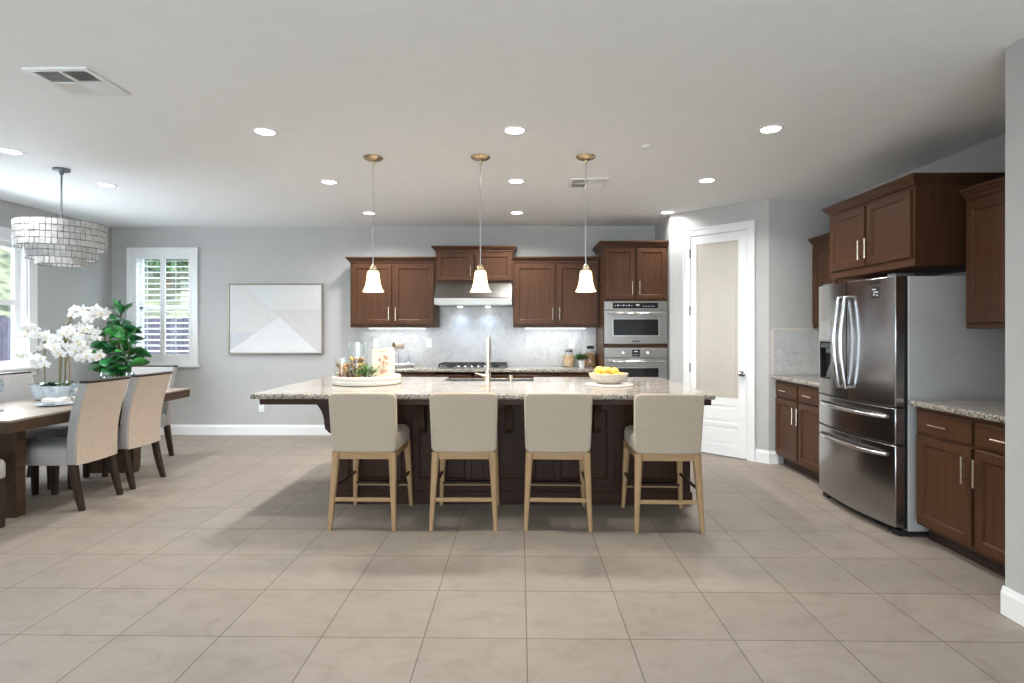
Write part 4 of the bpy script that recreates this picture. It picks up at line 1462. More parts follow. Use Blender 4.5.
# ------------------------------------------------------------------ picture
pc = thing('framed_picture', 'large framed abstract painting in pale triangles on the back wall', 'picture', (-3.205, BY, 1.53))
pw_, ph_ = 0.623, 0.463
bm = BM()
for (a, b, p, q) in ((-pw_, -pw_ + 0.014, -ph_, ph_), (pw_ - 0.014, pw_, -ph_, ph_), (-pw_ + 0.014, pw_ - 0.014, ph_ - 0.014, ph_), (-pw_ + 0.014, pw_ - 0.014, -ph_, -ph_ + 0.014)):
    box(bm, a, b, -0.048, 0, p, q)
obj('picture_frame', bm, M['champagne'], pc, bevel=0.002)
bm = BM()
cw, chh = pw_ - 0.020, ph_ - 0.020
polys = [([(0, 0), (.19, 0), (.474, .386), (.548, .475), (.28, .70), (0, .70)], 0), ([(.19, 0), (.474, 0), (.474, .386)], 1), ([(.474, 0), (1, 0), (1, .22), (.474, .22)], 2),
         ([(.474, .22), (1, .22), (1, .36), (.474, .36)], 3), ([(.474, .36), (1, .36), (1, 1), (.97, 1), (.548, .475), (.474, .386)], 4),
         ([(.548, .475), (.815, .82), (.155, .82)][:1] + [(.832, .83), (.135, .83)], 5), ([(.135, .83), (.832, .83), (.97, 1), (0, 1), (.0, .97)], 7), ([(0, .70), (.28, .70), (0, .97)], 6)]
for pts, mi in polys:
    f = bm.faces.new([bm.verts.new((-cw + 2 * cw * u, -0.040, chh - 2 * chh * v)) for u, v in pts])
    f.material_index = mi
canvas = obj('canvas', bm, ART, pc)
bm = BM(); box(bm, -cw, cw, -0.039, -0.004, -chh, chh); obj('stretcher_back', bm, M['paper'], pc)

# outlets
def outlet(label, x, y, z, kind='outlet'):
    t = thing('power_outlet' if kind == 'outlet' else 'light_switch', label, 'outlet' if kind == 'outlet' else 'light switch', (x, y, z))
    bm = BM(); box(bm, -0.036, 0.036, -0.006, 0, -0.058, 0.058); obj('cover_plate', bm, M['white'], t, bevel=0.002)
    bm = BM()
    if kind == 'outlet':
        for s in (-1, 1): box(bm, -0.016, 0.016, -0.008, -0.006, s * 0.026 - 0.014, s * 0.026 + 0.014)
    else:
        box(bm, -0.016, 0.016, -0.009, -0.006, -0.033, 0.033)
    ins = obj('receptacle' if kind == 'outlet' else 'rocker', bm, M['porcelain'], t, bevel=0.001)
    if kind == 'outlet':
        bm = BM()
        for s in (-1, 1):
            for u in (-0.006, 0.006): box(bm, u - 0.001, u + 0.001, -0.0084, -0.0078, s * 0.026 - 0.004, s * 0.026 + 0.006)
        obj('slots', bm, M['gasket'], ins)


outlet('white outlet low on the back wall under the island overhang', -3.404, BY, 0.365)
for px, lab, kd in ((-1.885, 'white switch plate on the backsplash behind the glass vases', 'switch'), (-1.192, 'white outlet on the backsplash left of the cooktop', 'outlet'),
                    (0.117, 'white switch plate on the backsplash right of the cooktop', 'switch'), (0.676, 'white outlet on the backsplash above the glass jars', 'outlet')):
    outlet(lab, px, 7.388, 1.212, kd)

# ------------------------------------------------------------------ dining table
TXc, TY0, TY1 = -3.955, 3.79, 5.99
tb = thing('dining_table', 'long weathered wood dining table on two slab pedestals', 'dining table', (TXc, (TY0 + TY1) / 2, 0), rad(1.5))
hl_ = (TY1 - TY0) / 2
bm = BM(); box(bm, -0.455, 0.455, -hl_, hl_, 0.745, 0.760); obj('tabletop', bm, M['table_top'], tb, bevel=0.002)
bm = BM(); box(bm, -0.452, 0.452, -hl_ + 0.003, hl_ - 0.003, 0.668, 0.745); obj('table_edge', bm, M['table_wood'], tb, bevel=0.002)
for yy in (-0.810, 0.50):
    bm = BM()
    box(bm, -0.245, 0.245, yy, yy + 0.085, 0.0, 0.668)
    obj('leg', bm, M['table_wood'], tb, bevel=0.004)

# dining chairs
def make_chair():
    t = thing('dining_chair', '', 'dining chair')
    def slab(bm, y_off0, y_off1, hw_add, z0=0.345, z1=0.975):
        nz, nx = 8, 6
        rows = []
        for j in range(nz + 1):
            v = j / nz
            z = z0 + (z1 - z0) * v
            lean = -0.245 - 0.10 * v ** 1.6 + 0.02 * math.sin(PI * v)
            hw = 0.220 + 0.012 * v + hw_add
            ring = []
            for i in range(nx + 1):
                u = i / nx * 2 - 1
                ring.append((u * hw, lean + y_off1 - 0.022 * (1 - u * u), z))
            for i in range(nx, -1, -1):
                u = i / nx * 2 - 1
                ring.append((u * hw, lean + y_off0 - 0.022 * (1 - u * u), z))
            rows.append(ring)
        loft(bm, rows)
    bm = BM(); slab(bm, -0.030, 0.040, 0.0); obj('backrest', bm, M['chair_grey'], t, bevel=0.008, seg=2, smooth=True, angle=50)
    bm = BM(); slab(bm, -0.037, -0.0295, -0.006); obj('back_panel', bm, M['chair_tan'], t, smooth=True, angle=50)['label'] = 'tan velvet outer back'
    bm = BM(); slab(bm, -0.040, 0.034, -0.001, 0.972, 0.990)
    # top rail must follow the lean at the top
    for v in bm.verts:
        v.co.y += 0
    bm.free()
    bm = BM()
    nx = 8
    rings = []
    for i in range(nx + 1):
        u = i / nx * 2 - 1
        yc = -0.345 - 0.022 * (1 - u * u)
        x = u * 0.234
        rings.append([(x, yc - 0.040, 0.972), (x, yc + 0.036, 0.972), (x, yc + 0.034, 0.990), (x, yc - 0.038, 0.990)])
    loft(bm, rings)
    obj('top_rail', bm, M['chair_wood'], t, bevel=0.004)
    bm = BM()
    rings = []
    for (ins, z) in ((0.006, 0.345), (0.0, 0.352), (0.0, 0.440), (0.010, 0.466), (0.035, 0.482), (0.10, 0.490)):
        ring = []
        hw, y0, y1, rc = 0.230 - ins, -0.215 + ins, 0.275 - ins, max(0.05 - ins, 0.012)
        for (cx, cy, a0) in ((hw - rc, y1 - rc, 0), (-hw + rc, y1 - rc, 90), (-hw + rc, y0 + rc, 180), (hw - rc, y0 + rc, 270)):
            for k in range(5):
                an = rad(a0 + 90 * k / 4)
                ring.append((cx + rc * math.cos(an), cy + rc * math.sin(an), z))
        rings.append(ring)
    loft(bm, rings)
    obj('seat', bm, M['chair_grey'], t, smooth=True, angle=60)
    for sx in (-1, 1):
        bm = BM(); tapered_leg(bm, (sx * 0.200, 0.232, 0.346), (sx * 0.200, 0.237, 0.0), 0.026, 0.021); obj('leg', bm, M['chair_wood'], t, bevel=0.001)
        bm = BM()
        pts = [(sx * 0.198, -0.236, 0.350), (sx * 0.201, -0.258, 0.22), (sx * 0.204, -0.286, 0.10), (sx * 0.207, -0.312, 0.0)]
        for p, q, r0, r1 in ((pts[0], pts[1], 0.028, 0.026), (pts[1], pts[2], 0.026, 0.024), (pts[2], pts[3], 0.024, 0.020)):
            tapered_leg(bm, p, q, r0, r1)
        obj('leg', bm, M['chair_wood'], t)
    return t


chair = make_chair()
chairs = ((-3.655, 4.475, 90, 'dining chair with tan back on the island side, nearer the camera'),
          (-3.662, 5.055, 90, 'dining chair with tan back on the island side, beside the fig tree'),
          (-4.035, 5.850, 180, 'dining chair at the far head of the table, facing the camera'),
          (-4.300, 5.040, -90, 'dining chair across the table under the left window'),
          (-4.300, 4.480, -90, 'dining chair across the table, only its grey seat showing under it'),
          (-3.825, 3.655, 0, 'dining chair at the near head of the table, only a corner in view'))
for i, (x, y, r, lab) in enumerate(chairs):
    if i == 0:
        chair.location = (x, y, 0); chair.rotation_euler = (0, 0, rad(r)); chair['label'] = lab; chair['group'] = 'chairs around the dining table'
    else:
        dup(chair, (x, y, 0), rad(r), lab)

# ------------------------------------------------------------------ leaves and plants
def leaf(bm, base, direction, length, width, droop=0.3, roll=0.0, fold=0.12, shape='oval', n=6):
    base = Vector(base); d = Vector(direction).normalized()
    side = d.cross(Vector((0, 0, 1)))
    if side.length < 1e-3: side = Vector((1, 0, 0))
    side.normalize()
    up = side.cross(d).normalized()
    side, up = side * math.cos(roll) + up * math.sin(roll), up * math.cos(roll) - side * math.sin(roll)
    rows = []
    for i in range(n + 1):
        s = i / n
        if shape == 'fiddle': w = (0.10 + 0.9 * math.sin(PI * min(1, s ** 0.85 * 0.96 + 0.02)) * (0.55 + 0.6 * s)) if s < 0.999 else 0.15
        else: w = math.sin(PI * (0.04 + 0.94 * s)) ** 0.8
        w *= width / 2
        p = base + d * (length * s) + up * (0) - Vector((0, 0, 1)) * (droop * length * s * s)
        rows.append([bm.verts.new(p + side * k * w + up * (abs(k) * fold * w)) for k in (-1, 0, 1)])
    for a, b in zip(rows, rows[1:]):
        for k in range(2):
            bm.faces.new((a[k], a[k + 1], b[k + 1], b[k]))


# fiddle leaf fig
fg = thing('fiddle_leaf_fig', 'tall fiddle leaf fig in the corner by the shuttered window', 'plant', (-4.86, 6.80, 0))
rnd = random.Random(4)
bm = BM(); lathe(bm, [(0.13, 0.0), (0.155, 0.02), (0.175, 0.20), (0.165, 0.32), (0.150, 0.32), (0.145, 0.28), (0.0, 0.28)], 28, cap0=True); obj('pot', bm, M['basket'], fg, smooth=True)
bm = BM(); lathe(bm, [(0.0, 0.285), (0.147, 0.285)], 20); obj('soil', bm, M['soil'], fg)
bm = BM()
tube(bm, [(0, 0, 0.27), (0.02, 0.0, 0.8), (0.0, -0.02, 1.2), (0.03, -0.02, 1.66)], [0.020, 0.016, 0.013, 0.008], 8)
tube(bm, [(0.0, 0, 0.75), (-0.10, -0.05, 1.05), (-0.14, -0.08, 1.35)], [0.012, 0.010, 0.006], 8)
tube(bm, [(0.01, 0, 0.80), (0.14, -0.06, 1.02), (0.17, -0.08, 1.2)], [0.012, 0.010, 0.006], 8)
obj('trunk', bm, M['bark'], fg, smooth=True)
count = 0
for (bx, by, z0_, z1_, nl) in ((0.015, -0.02, 0.82, 1.67, 44), (-0.12, -0.07, 0.84, 1.40, 28), (0.15, -0.07, 0.78, 1.34, 26)):
    for k in range(nl):
        s = k / (nl - 1)
        z = z0_ + (z1_ - z0_) * s
        a = k * 2.4 + rnd.uniform(-0.3, 0.3)
        el = 0.20 + 0.60 * s ** 2 + rnd.uniform(-0.55, 0.6)
        L_ = rnd.uniform(0.165, 0.235) * (1 - 0.10 * s)
        bm = BM()
        d = (math.cos(a) * math.cos(el), math.sin(a) * math.cos(el), math.sin(el))
        b0 = (bx + d[0] * 0.03, by + d[1] * 0.03, z)
        leaf(bm, b0, d, L_, L_ * 0.74, droop=0.35 if s < 0.9 else 0.1, roll=rnd.uniform(-1.15, 1.15), shape='fiddle', n=7)
        obj('leaf', bm, M['leaf_fig2'] if rnd.random() < 0.4 else M['leaf_fig'], fg, smooth=True, angle=180, solid=0.002)

# orchids
oc = thing('potted_orchids', 'white moth orchids in a long blue and white planter on the table', 'potted plant', (-4.16, 4.98, 0.76), rad(0))
rnd = random.Random(11)
bm = BM()
def oblong(hx, hy, z, n=32):
    return [((abs(math.cos(2 * PI * k / n)) ** 0.6) * math.copysign(hx, math.cos(2 * PI * k / n)), (abs(math.sin(2 * PI * k / n)) ** 0.6) * math.copysign(hy, math.sin(2 * PI * k / n)), z) for k in range(n)]
loft(bm, [oblong(0.125, 0.065, 0.0), oblong(0.145, 0.078, 0.01), oblong(0.172, 0.092, 0.11), oblong(0.178, 0.096, 0.125), oblong(0.168, 0.087, 0.125), oblong(0.160, 0.080, 0.10)], True, True)
pl = obj('planter', bm, M['planter'], oc, smooth=True)
bm = BM()
pts = []
for k in range(22):
    a = k / 21 * 2.6 * PI
    r = 0.052 * (1 - 0.6 * k / 21)
    pts.append((0.205 + r * math.cos(a + 2.2), -0.01 + 0.012 * math.sin(k), 0.085 + r * math.sin(a + 2.2)))
tube(bm, pts, 0.013, 8)
tube(bm, [(0.170, 0, 0.115), (0.20, 0, 0.135), (0.235, 0, 0.10), (0.225, 0, 0.045), (0.175, 0, 0.04)], 0.014, 8)
obj('planter_scroll', bm, M['crystal'], pl, smooth=True)
for s in range(11):
    a = rnd.uniform(0, 2 * PI)
    bm = BM()
    bx = rnd.uniform(-0.12, 0.10)
    d = (math.cos(a), math.sin(a) * 0.8, rnd.uniform(0.45, 1.0))
    leaf(bm, (bx, rnd.uniform(-0.03, 0.03), 0.11), d, rnd.uniform(0.11, 0.16), 0.070, droop=0.45, shape='oval')
    obj('leaf', bm, M['leaf_dark'], oc, smooth=True, angle=180, solid=0.003)
stems = [[(-0.075, 0, 0.10), (-0.080, 0, 0.34), (-0.075, 0, 0.50), (-0.105, -0.01, 0.60), (-0.160, -0.02, 0.64), (-0.23, -0.03, 0.60)],
         [(-0.08, 0, 0.36), (-0.13, -0.02, 0.43), (-0.20, -0.03, 0.38)],
         [(0.05, 0.01, 0.10), (0.07, 0.01, 0.42), (0.12, 0.0, 0.66), (0.22, -0.02, 0.78), (0.33, -0.03, 0.80), (0.45, -0.04, 0.73)],
         [(0.08, 0.0, 0.44), (0.16, -0.03, 0.56), (0.28, -0.05, 0.60), (0.42, -0.06, 0.57)],
         [(0.10, 0.0, 0.10), (0.11, 0.0, 0.32), (0.17, -0.03, 0.42), (0.29, -0.06, 0.43), (0.42, -0.08, 0.36)]]
for st_ in stems:
    bm = BM(); tube(bm, st_, [0.006] * (len(st_) - 1) + [0.003], 7); obj('stem', bm, M['stem'], oc, smooth=True)
for x, h in ((0.125, 0.76), (0.035, 0.60), (0.085, 0.66)):
    bm = BM(); tube(bm, [(x, 0.025, 0.09), (x + 0.004, 0.025, h)], 0.006, 7); obj('stake', bm, M['stake'], oc, smooth=True)


def blossom(bm, R):
    """five petals and a lip facing -y, around the origin"""
    for a, l, w in ((90, 1.0, 0.62), (214, 0.95, 0.60), (326, 0.95, 0.60), (12, 1.02, 1.0), (168, 1.02, 1.0)):
        d = Vector((math.cos(rad(a)), -0.22, math.sin(rad(a))))
        base_ = d * 0.04 * R
        side = Vector((-math.sin(rad(a)), 0, math.cos(rad(a))))
        rows = []
        for i in range(5):
            s = i / 4
            ww = math.sin(PI * (0.10 + 0.84 * s)) * w * R * 0.42
            p = base_ + d * (l * R * s) + Vector((0, 0.25 * R * s * s, 0))
            rows.append([bm.verts.new(p + side * k * ww + Vector((0, 0.04 * R * abs(k), 0))) for k in (-1, 0, 1)])
        for p, q in zip(rows, rows[1:]):
            for k in range(2): bm.faces.new((p[k], p[k + 1], q[k + 1], q[k]))
            pass


bm = BM(); blossom(bm, 0.046)
bl_me = None
spots = []
def cluster(c, r, n):
    for _ in range(n):
        spots.append((c[0] + rnd.uniform(-r[0], r[0]), c[1] + rnd.uniform(-r[1], r[1]), c[2] + rnd.uniform(-r[2], r[2])))
cluster((-0.17, -0.03, 0.615), (0.10, 0.03, 0.06), 14)
cluster((-0.03, -0.04, 0.525), (0.07, 0.03, 0.06), 9)
cluster((-0.19, -0.04, 0.385), (0.08, 0.02, 0.03), 4)
cluster((-0.06, -0.04, 0.36), (0.03, 0.02, 0.05), 3)
cluster((0.34, -0.04, 0.755), (0.15, 0.04, 0.055), 19)
cluster((0.31, -0.06, 0.585), (0.16, 0.04, 0.06), 19)
cluster((0.20, -0.06, 0.445), (0.15, 0.04, 0.065), 20)
cluster((0.40, -0.08, 0.36), (0.10, 0.03, 0.05), 9)
first = obj('blossom', bm, M['petal'], oc, smooth=True, angle=180)
bm = BM(); ell(bm, (0, -0.012, -0.004), (0.008, 0.010, 0.009), 8, 6)
heart = obj('blossom_heart', bm, M['petal_heart'], first, smooth=True)
for i, s in enumerate(spots):
    if i == 0:
        o = first
    else:
        o = first.copy(); COL.objects.link(o); o.parent = oc
        h_ = heart.copy(); COL.objects.link(h_); h_.parent = o
    o.location = s
    o.rotation_euler = (rnd.uniform(-0.5, 0.5), rnd.uniform(-0.4, 0.4), rnd.uniform(-0.2, 1.3))
    k = rnd.uniform(0.85, 1.15)
    o.scale = (k, k, k)

# place settings
def make_setting_plate():
    bm = BM()
    lathe(bm, [(0.0, 0.004), (0.075, 0.004), (0.095, 0.009), (0.135, 0.016), (0.136, 0.013), (0.10, 0.003), (0.08, 0.0), (0.0, 0.0)], 36)
    return obj('dinner_plate', bm, M['porcelain_blue'], None, smooth=True)


def make_napkin():
    bm = BM()
    rings = []
    for i in range(13):
        s = i / 12
        x = -0.085 + 0.17 * s
        pin = 0.62 + 0.38 * abs(math.sin(PI * (s - 0.0) * 1.5 + 0.6))
        ring = []
        for k in range(14):
            a = 2 * PI * k / 14
            r = pin * (1 + 0.10 * math.sin(3 * a + 5 * s))
            ring.append((x, 0.052 * r * math.cos(a), 0.030 + 0.030 * r * math.sin(a)))
        rings.append(ring)
    loft(bm, rings)
    return obj('rolled_napkin', bm, M['napkin'], None, smooth=True, angle=70)


pt0 = make_setting_plate(); nk0 = make_napkin()
sets = ((-3.82, 4.60, 'the near island-side chair'), (-3.70, 5.12, 'the far island-side chair'), (-4.24, 5.42, 'the chair under the window'), (-4.02, 5.78, 'the far head chair'))
for i, (x, y, who) in enumerate(sets):
    p_ = pt0 if i == 0 else pt0.copy()
    n_ = nk0 if i == 0 else nk0.copy()
    if i:
        COL.objects.link(p_); COL.objects.link(n_)
    p_.location = (x, y, 0.760); n_.location = (x, y, 0.7645 - 0.0)
    n_.rotation_euler = (0, 0, rad(8 if i < 2 else 60))
    tag(p_, 'pale blue dinner plate in front of ' + who, 'plate', 'dinner plates on the dining table')
    tag(n_, 'rolled linen napkin on the plate in front of ' + who, 'napkin', 'napkins on the dining table')


def make_glass():
    bm = BM()
    prof = [(0.036, 0.0), (0.036, 0.003), (0.006, 0.010), (0.005, 0.075), (0.012, 0.085), (0.036, 0.110), (0.044, 0.145), (0.040, 0.185), (0.034, 0.205)]
    lathe(bm, prof + [(r - 0.0015, h + 0.001) for r, h in reversed(prof[3:])], 24, cap0=True)
    return obj('wine_glass', bm, M['crystal'], None, smooth=True)


g0 = make_glass()
for i, (x, y, lab) in enumerate(((-4.02, 5.42, 'clear wine glass above the near tan chair back'), (-3.80, 5.46, 'clear wine glass above the gap between the tan chairs'), (-4.33, 4.62, 'clear wine glass at the photo\'s left edge'))):
    g = g0 if i == 0 else g0.copy()
    if i: COL.objects.link(g)
    g.location = (x, y, 0.76)
    tag(g, lab, 'wine glass', 'glasses on the dining table')
bm = BM()
tube(bm, [(0, -0.10, 0.004), (0, 0.02, 0.003), (0, 0.08, 0.006)], [0.004, 0.003, 0.010], 8)
tag(obj('spoon', bm, M['chrome'], None, smooth=True, loc=(-3.93, 4.16, 0.7605)), 'small silver spoon on the bare near end of the table', 'spoon')

# ------------------------------------------------------------------ things on the island
bm = BM()
lathe(bm, [(0.0, 0.0), (0.275, 0.0), (0.285, 0.006), (0.288, 0.030), (0.284, 0.036), (0.288, 0.042), (0.290, 0.068), (0.284, 0.074), (0.276, 0.072), (0.272, 0.022), (0.0, 0.018)], 56)
tag(obj('serving_tray', bm, M['tray'], None, smooth=True, loc=(-1.325, 4.875, 0.9155)), 'round white wooden tray with a rim on the island', 'tray')
TZ = 0.9155 + 0.0185


def vase(label, x, y, r, h, fill_h, seed, mats):
    t = thing('glass_vase', label, 'vase', (x, y, TZ + 0.001))
    bm = BM()
    prof = [(r * 0.98, 0.0), (r, 0.006), (r, h)]
    lathe(bm, prof + [(r - 0.003, h), (r - 0.003, 0.008), (0.0, 0.008)], 32, cap0=True)
    obj('cylinder', bm, M['glass'], t, smooth=True)
    rn = random.Random(seed)
    bm = BM()
    z = 0.022
    while z < fill_h:
        nn = 7
        for k in range(nn):
            a = 2 * PI * k / nn + z * 40
            rr = (r - 0.024) * (0.98 if k % 3 else 0.45)
            m = Matrix.Rotation(rn.uniform(0, PI), 4, 'Z') @ Matrix.Rotation(rn.uniform(0, PI), 4, 'X')
            before = len(bm.faces)
            ell(bm, (rr * math.cos(a), rr * math.sin(a), z + rn.uniform(-0.004, 0.004)), (0.014, 0.014, 0.021), 8, 6, m)
            mi = 1 if rn.random() < 0.35 else (2 if rn.random() < 0.2 else 0)
            bm.faces.ensure_lookup_table()
            for f in bm.faces[before:]: f.material_index = mi
        z += 0.024
    o = obj('filling', bm, mats, t, smooth=True)
    o['kind'] = 'stuff'
    return t


vase('short glass cylinder of corks and pinecones on the tray', -1.510, 4.80, 0.068, 0.205, 0.165, 3, [M['cork'], M['cork_dark'], M['paper']])
vase('tall glass cylinder half full of dried slices, behind the short one', -1.435, 4.985, 0.082, 0.335, 0.205, 5, [M['cork'], M['cork_dark'], M['lemon']])


def herb(name, label, loc, pot_h, pot_r, spread, n, seed, leafsize, potmat):
    t = thing(name, label, 'plant', loc)
    rn = random.Random(seed)
    bm = BM(); lathe(bm, [(pot_r * 0.8, 0), (pot_r, pot_h * 0.9), (pot_r * 1.04, pot_h), (pot_r * 0.9, pot_h), (pot_r * 0.85, pot_h * 0.85), (0, pot_h * 0.85)], 24, cap0=True)
    obj('pot', bm, potmat, t, smooth=True)
    bm = BM()
    st_bm = BM()
    for k in range(n):
        a = rn.uniform(0, 2 * PI); q = rn.random() ** 0.6
        tip = Vector((math.cos(a) * spread * q, math.sin(a) * spread * q, pot_h + spread * (1.15 - 0.75 * q * q) * rn.uniform(0.6, 1)))
        tube(st_bm, [(math.cos(a) * pot_r * 0.4, math.sin(a) * pot_r * 0.4, pot_h * 0.8), tip], 0.0012, 4)
        for j in range(6):
            c = Vector((math.cos(a) * pot_r * 0.4, math.sin(a) * pot_r * 0.4, pot_h * 0.8)).lerp(tip, 0.5 + 0.5 * j / 5)
            b = rn.uniform(0, 2 * PI)
            leaf(bm, c, (math.cos(b), math.sin(b), rn.uniform(0.0, 0.9)), leafsize * rn.uniform(0.8, 1.2), leafsize * 0.6, droop=0.3, n=4)
    obj('stems', st_bm, M['stem'], t)
    o = obj('foliage', bm, M['herb'], t, smooth=True, angle=180)
    o['kind'] = 'stuff'
    return t


herb('potted_herb', 'bushy green herb on the round tray by the recipe card', (-1.305, 4.80, TZ + 0.001), 0.035, 0.045, 0.115, 46, 2, 0.034, M['cork'])
bm = BM()
rn = random.Random(9)
rings = []
for i in range(11):
    s = i / 10
    ring = []
    for k in range(12):
        a = 2 * PI * k / 12
        wv = 0.75 + 0.25 * math.sin(5 * s * PI + a * 2)
        ring.append((-0.085 + 0.17 * s, 0.036 * wv * math.cos(a), 0.026 + 0.024 * wv * math.sin(a) + 0.006 * math.sin(7 * s)))
    rings.append(ring)
loft(bm, rings)
tag(obj('cloth_napkin', bm, M['cream_napkin'], None, smooth=True, angle=80, loc=(-1.275, 4.672, TZ + 0.001)), 'crumpled cream napkin at the front of the round tray', 'napkin')
# recipe card: leaning board
cd = thing('recipe_card', 'cream card with a brown plant drawing, leaning on the tray', 'card', (-1.195, 4.93, TZ + 0.004), rad(-10))
cd.rotation_euler = (rad(-12), rad(-5), rad(-8)); cd.scale = (1.12, 1.12, 1.12)
bm = BM(); box(bm, -0.092, 0.092, -0.004, 0.004, 0.0, 0.255); obj('card_board', bm, M['paper'], cd, bevel=0.002)
bm = BM()
for k in range(9):
    x = -0.045 + k * 0.010
    box(bm, x, x + 0.006, -0.0050, -0.0041, 0.226 + 0.002 * (k % 2), 0.235 - 0.001 * (k % 3))
obj('title_print', bm, M['ink'], cd)
bm = BM()
for p0, p1 in (((0, 0.06), (0.0, 0.14)), ((0, 0.10), (-0.03, 0.165)), ((0, 0.11), (0.03, 0.175)), ((0, 0.13), (0.012, 0.19)), ((0, 0.09), (0.035, 0.13)), ((0, 0.08), (-0.035, 0.11))):
    tube(bm, [(p0[0], -0.0045, p0[1]), (p1[0], -0.0045, p1[1])], 0.0018, 6)
obj('drawing_stems', bm, M['ink'], cd)
bm = BM()
for (x, z, r) in ((-0.03, 0.165, 0.014), (0.03, 0.175, 0.016), (0.012, 0.19, 0.012), (0.035, 0.13, 0.013), (-0.035, 0.11, 0.012), (0.0, 0.14, 0.012), (-0.012, 0.068, 0.02), (0.022, 0.072, 0.015)):
    lathe(bm, [(0.0, -0.0048), (r, -0.0046), (r, -0.0040)], 10, (x, 0, z), axis='y')
obj('drawing_blooms', bm, M['ink_soft'], cd)

# lemon bowl
bm = BM(); lathe(bm, [(0.0, 0.0), (0.195, 0.0), (0.200, 0.004), (0.200, 0.010), (0.195, 0.013), (0.0, 0.013)], 48)
tag(obj('round_board', bm, M['tray'], None, smooth=True, loc=(0.752, 4.765, 0.9155)), 'round white board under the lemon bowl', 'board')
bm = BM()
prof = [(0.085, 0.0), (0.100, 0.004), (0.135, 0.030), (0.158, 0.062), (0.166, 0.086)]
lathe(bm, prof + [(0.160, 0.087), (0.151, 0.064), (0.128, 0.036), (0.095, 0.012), (0.0, 0.010)], 44, cap0=True)
tag(obj('fruit_bowl', bm, M['stoneware'], None, smooth=True, loc=(0.745, 4.765, 0.929)), 'wide stoneware bowl heaped with lemons', 'bowl')


def make_lemon():
    bm = BM()
    prof = []
    for i in range(13):
        s = i / 12
        z = -0.042 + 0.084 * s
        r = 0.0295 * math.sin(PI * (0.03 + 0.94 * s)) ** 0.7
        if i in (0, 12): r = 0.003
        if i in (1, 11): r = 0.010
        prof.append((r, z))
    lathe(bm, prof, 18, cap0=True, cap1=True)
    return obj('lemon', bm, M['lemon'], None, smooth=True, angle=180)


lem = make_lemon()
lspots = [(0.10, -0.015, 0.064), (0.045, -0.085, 0.062), (-0.045, -0.088, 0.062), (-0.105, -0.01, 0.066), (-0.06, 0.075, 0.064), (0.05, 0.082, 0.064), (0.0, -0.01, 0.052),
          (0.045, -0.03, 0.108), (-0.035, -0.035, 0.112), (0.0, 0.045, 0.108), (-0.075, 0.03, 0.114)]
ltext = ['lemon at the right rim of the bowl', 'lemon at the front right rim of the bowl', 'lemon at the front left rim of the bowl', 'lemon at the left rim of the bowl', 'lemon at the back left of the bowl',
         'lemon at the back right of the bowl', 'lemon at the bottom centre of the bowl', 'lemon on top of the heap towards the ovens', 'lemon on top of the heap facing the camera', 'lemon on top at the back of the heap', 'lemon on top at the left of the heap']
rn = random.Random(21)
for i, (s, lab) in enumerate(zip(lspots, ltext)):
    o = lem if i == 0 else lem.copy()
    if i: COL.objects.link(o)
    o.location = (0.745 + s[0], 4.765 + s[1], 0.929 + s[2])
    o.rotation_euler = (rad(90) + rn.uniform(-0.3, 0.3), rn.uniform(-0.3, 0.3), rn.uniform(0, PI))
    tag(o, 'yellow ' + lab, 'lemon', 'lemons in the stoneware bowl')

# ------------------------------------------------------------------ things on the back counter
def jar(label, x, y, r, h, fill, mat, lid):
    t = thing('glass_jar', label, 'jar', (x, y, 0.9155))
    bm = BM()
    prof = [(r * 0.9, 0.0), (r, 0.008), (r * 1.02, h * 0.35), (r * 0.94, h * 0.62), (r * 0.62, h * 0.80), (r * 0.55, h * 0.86)]
    lathe(bm, prof, 28, cap0=True); obj('jar_body', bm, M['glass'], t, smooth=True)
    bm = BM(); lathe(bm, [(0, 0.006), (r * 0.88, 0.008), (r * 0.95, h * 0.35), (r * 0.86, fill * 0.95), (r * 0.6, fill), (0, fill)], 24); o = obj('contents', bm, mat, t, smooth=True); o['kind'] = 'stuff'
    bm = BM(); lathe(bm, [(0, h * 0.85), (r * 0.60, h * 0.85), (r * 0.60, h * 0.95), (r * 0.52, h), (0, h)], 24); obj('lid', bm, lid, t, smooth=True)


jar('shorter glass jar of pasta left of the little plant', 0.632, 7.28, 0.080, 0.215, 0.145, M['pasta'], M['wire'])
jar('taller glass jar with dark lid, beside the oven cabinet', 0.908, 7.295, 0.078, 0.265, 0.17, M['cork'], M['black'])
herb('potted_herb', 'small green plant in a white pot between two jars', (0.775, 7.10, 0.9155), 0.085, 0.040, 0.095, 40, 8, 0.040, M['porcelain'])
# white footed tray with wire stand, mug, ornament
bm = BM()
lathe(bm, [(0.0, 0.012), (0.12, 0.012), (0.165, 0.040), (0.168, 0.036), (0.125, 0.0), (0.0, 0.0)], 40)
tag(obj('serving_dish', bm, M['porcelain'], None, smooth=True, loc=(-1.50, 7.17, 0.9155)), 'shallow white dish on the back counter left of the cooktop', 'dish')
sdz = 0.9155 + 0.0125
sw = thing('mug_stand', 'thin wire mug stand on the white dish', 'stand', (-1.52, 7.17, sdz))
bm = BM()
tube(bm, [(-0.03, 0.03, 0.0), (-0.03, 0.03, 0.16), (-0.05, 0.0, 0.195), (-0.09, -0.01, 0.20)], 0.004, 6)
tube(bm, [(-0.07, 0.03, 0.002), (0.02, 0.03, 0.002)], 0.004, 6); tube(bm, [(-0.03, -0.02, 0.002), (-0.03, 0.07, 0.002)], 0.004, 6)
obj('stand_wire', bm, M['wire'], sw, smooth=True)
mg = thing('mug', 'cream mug with tan inside, lying on its side on the wire stand', 'mug', (-1.545, 7.165, sdz + 0.255), rad(38))
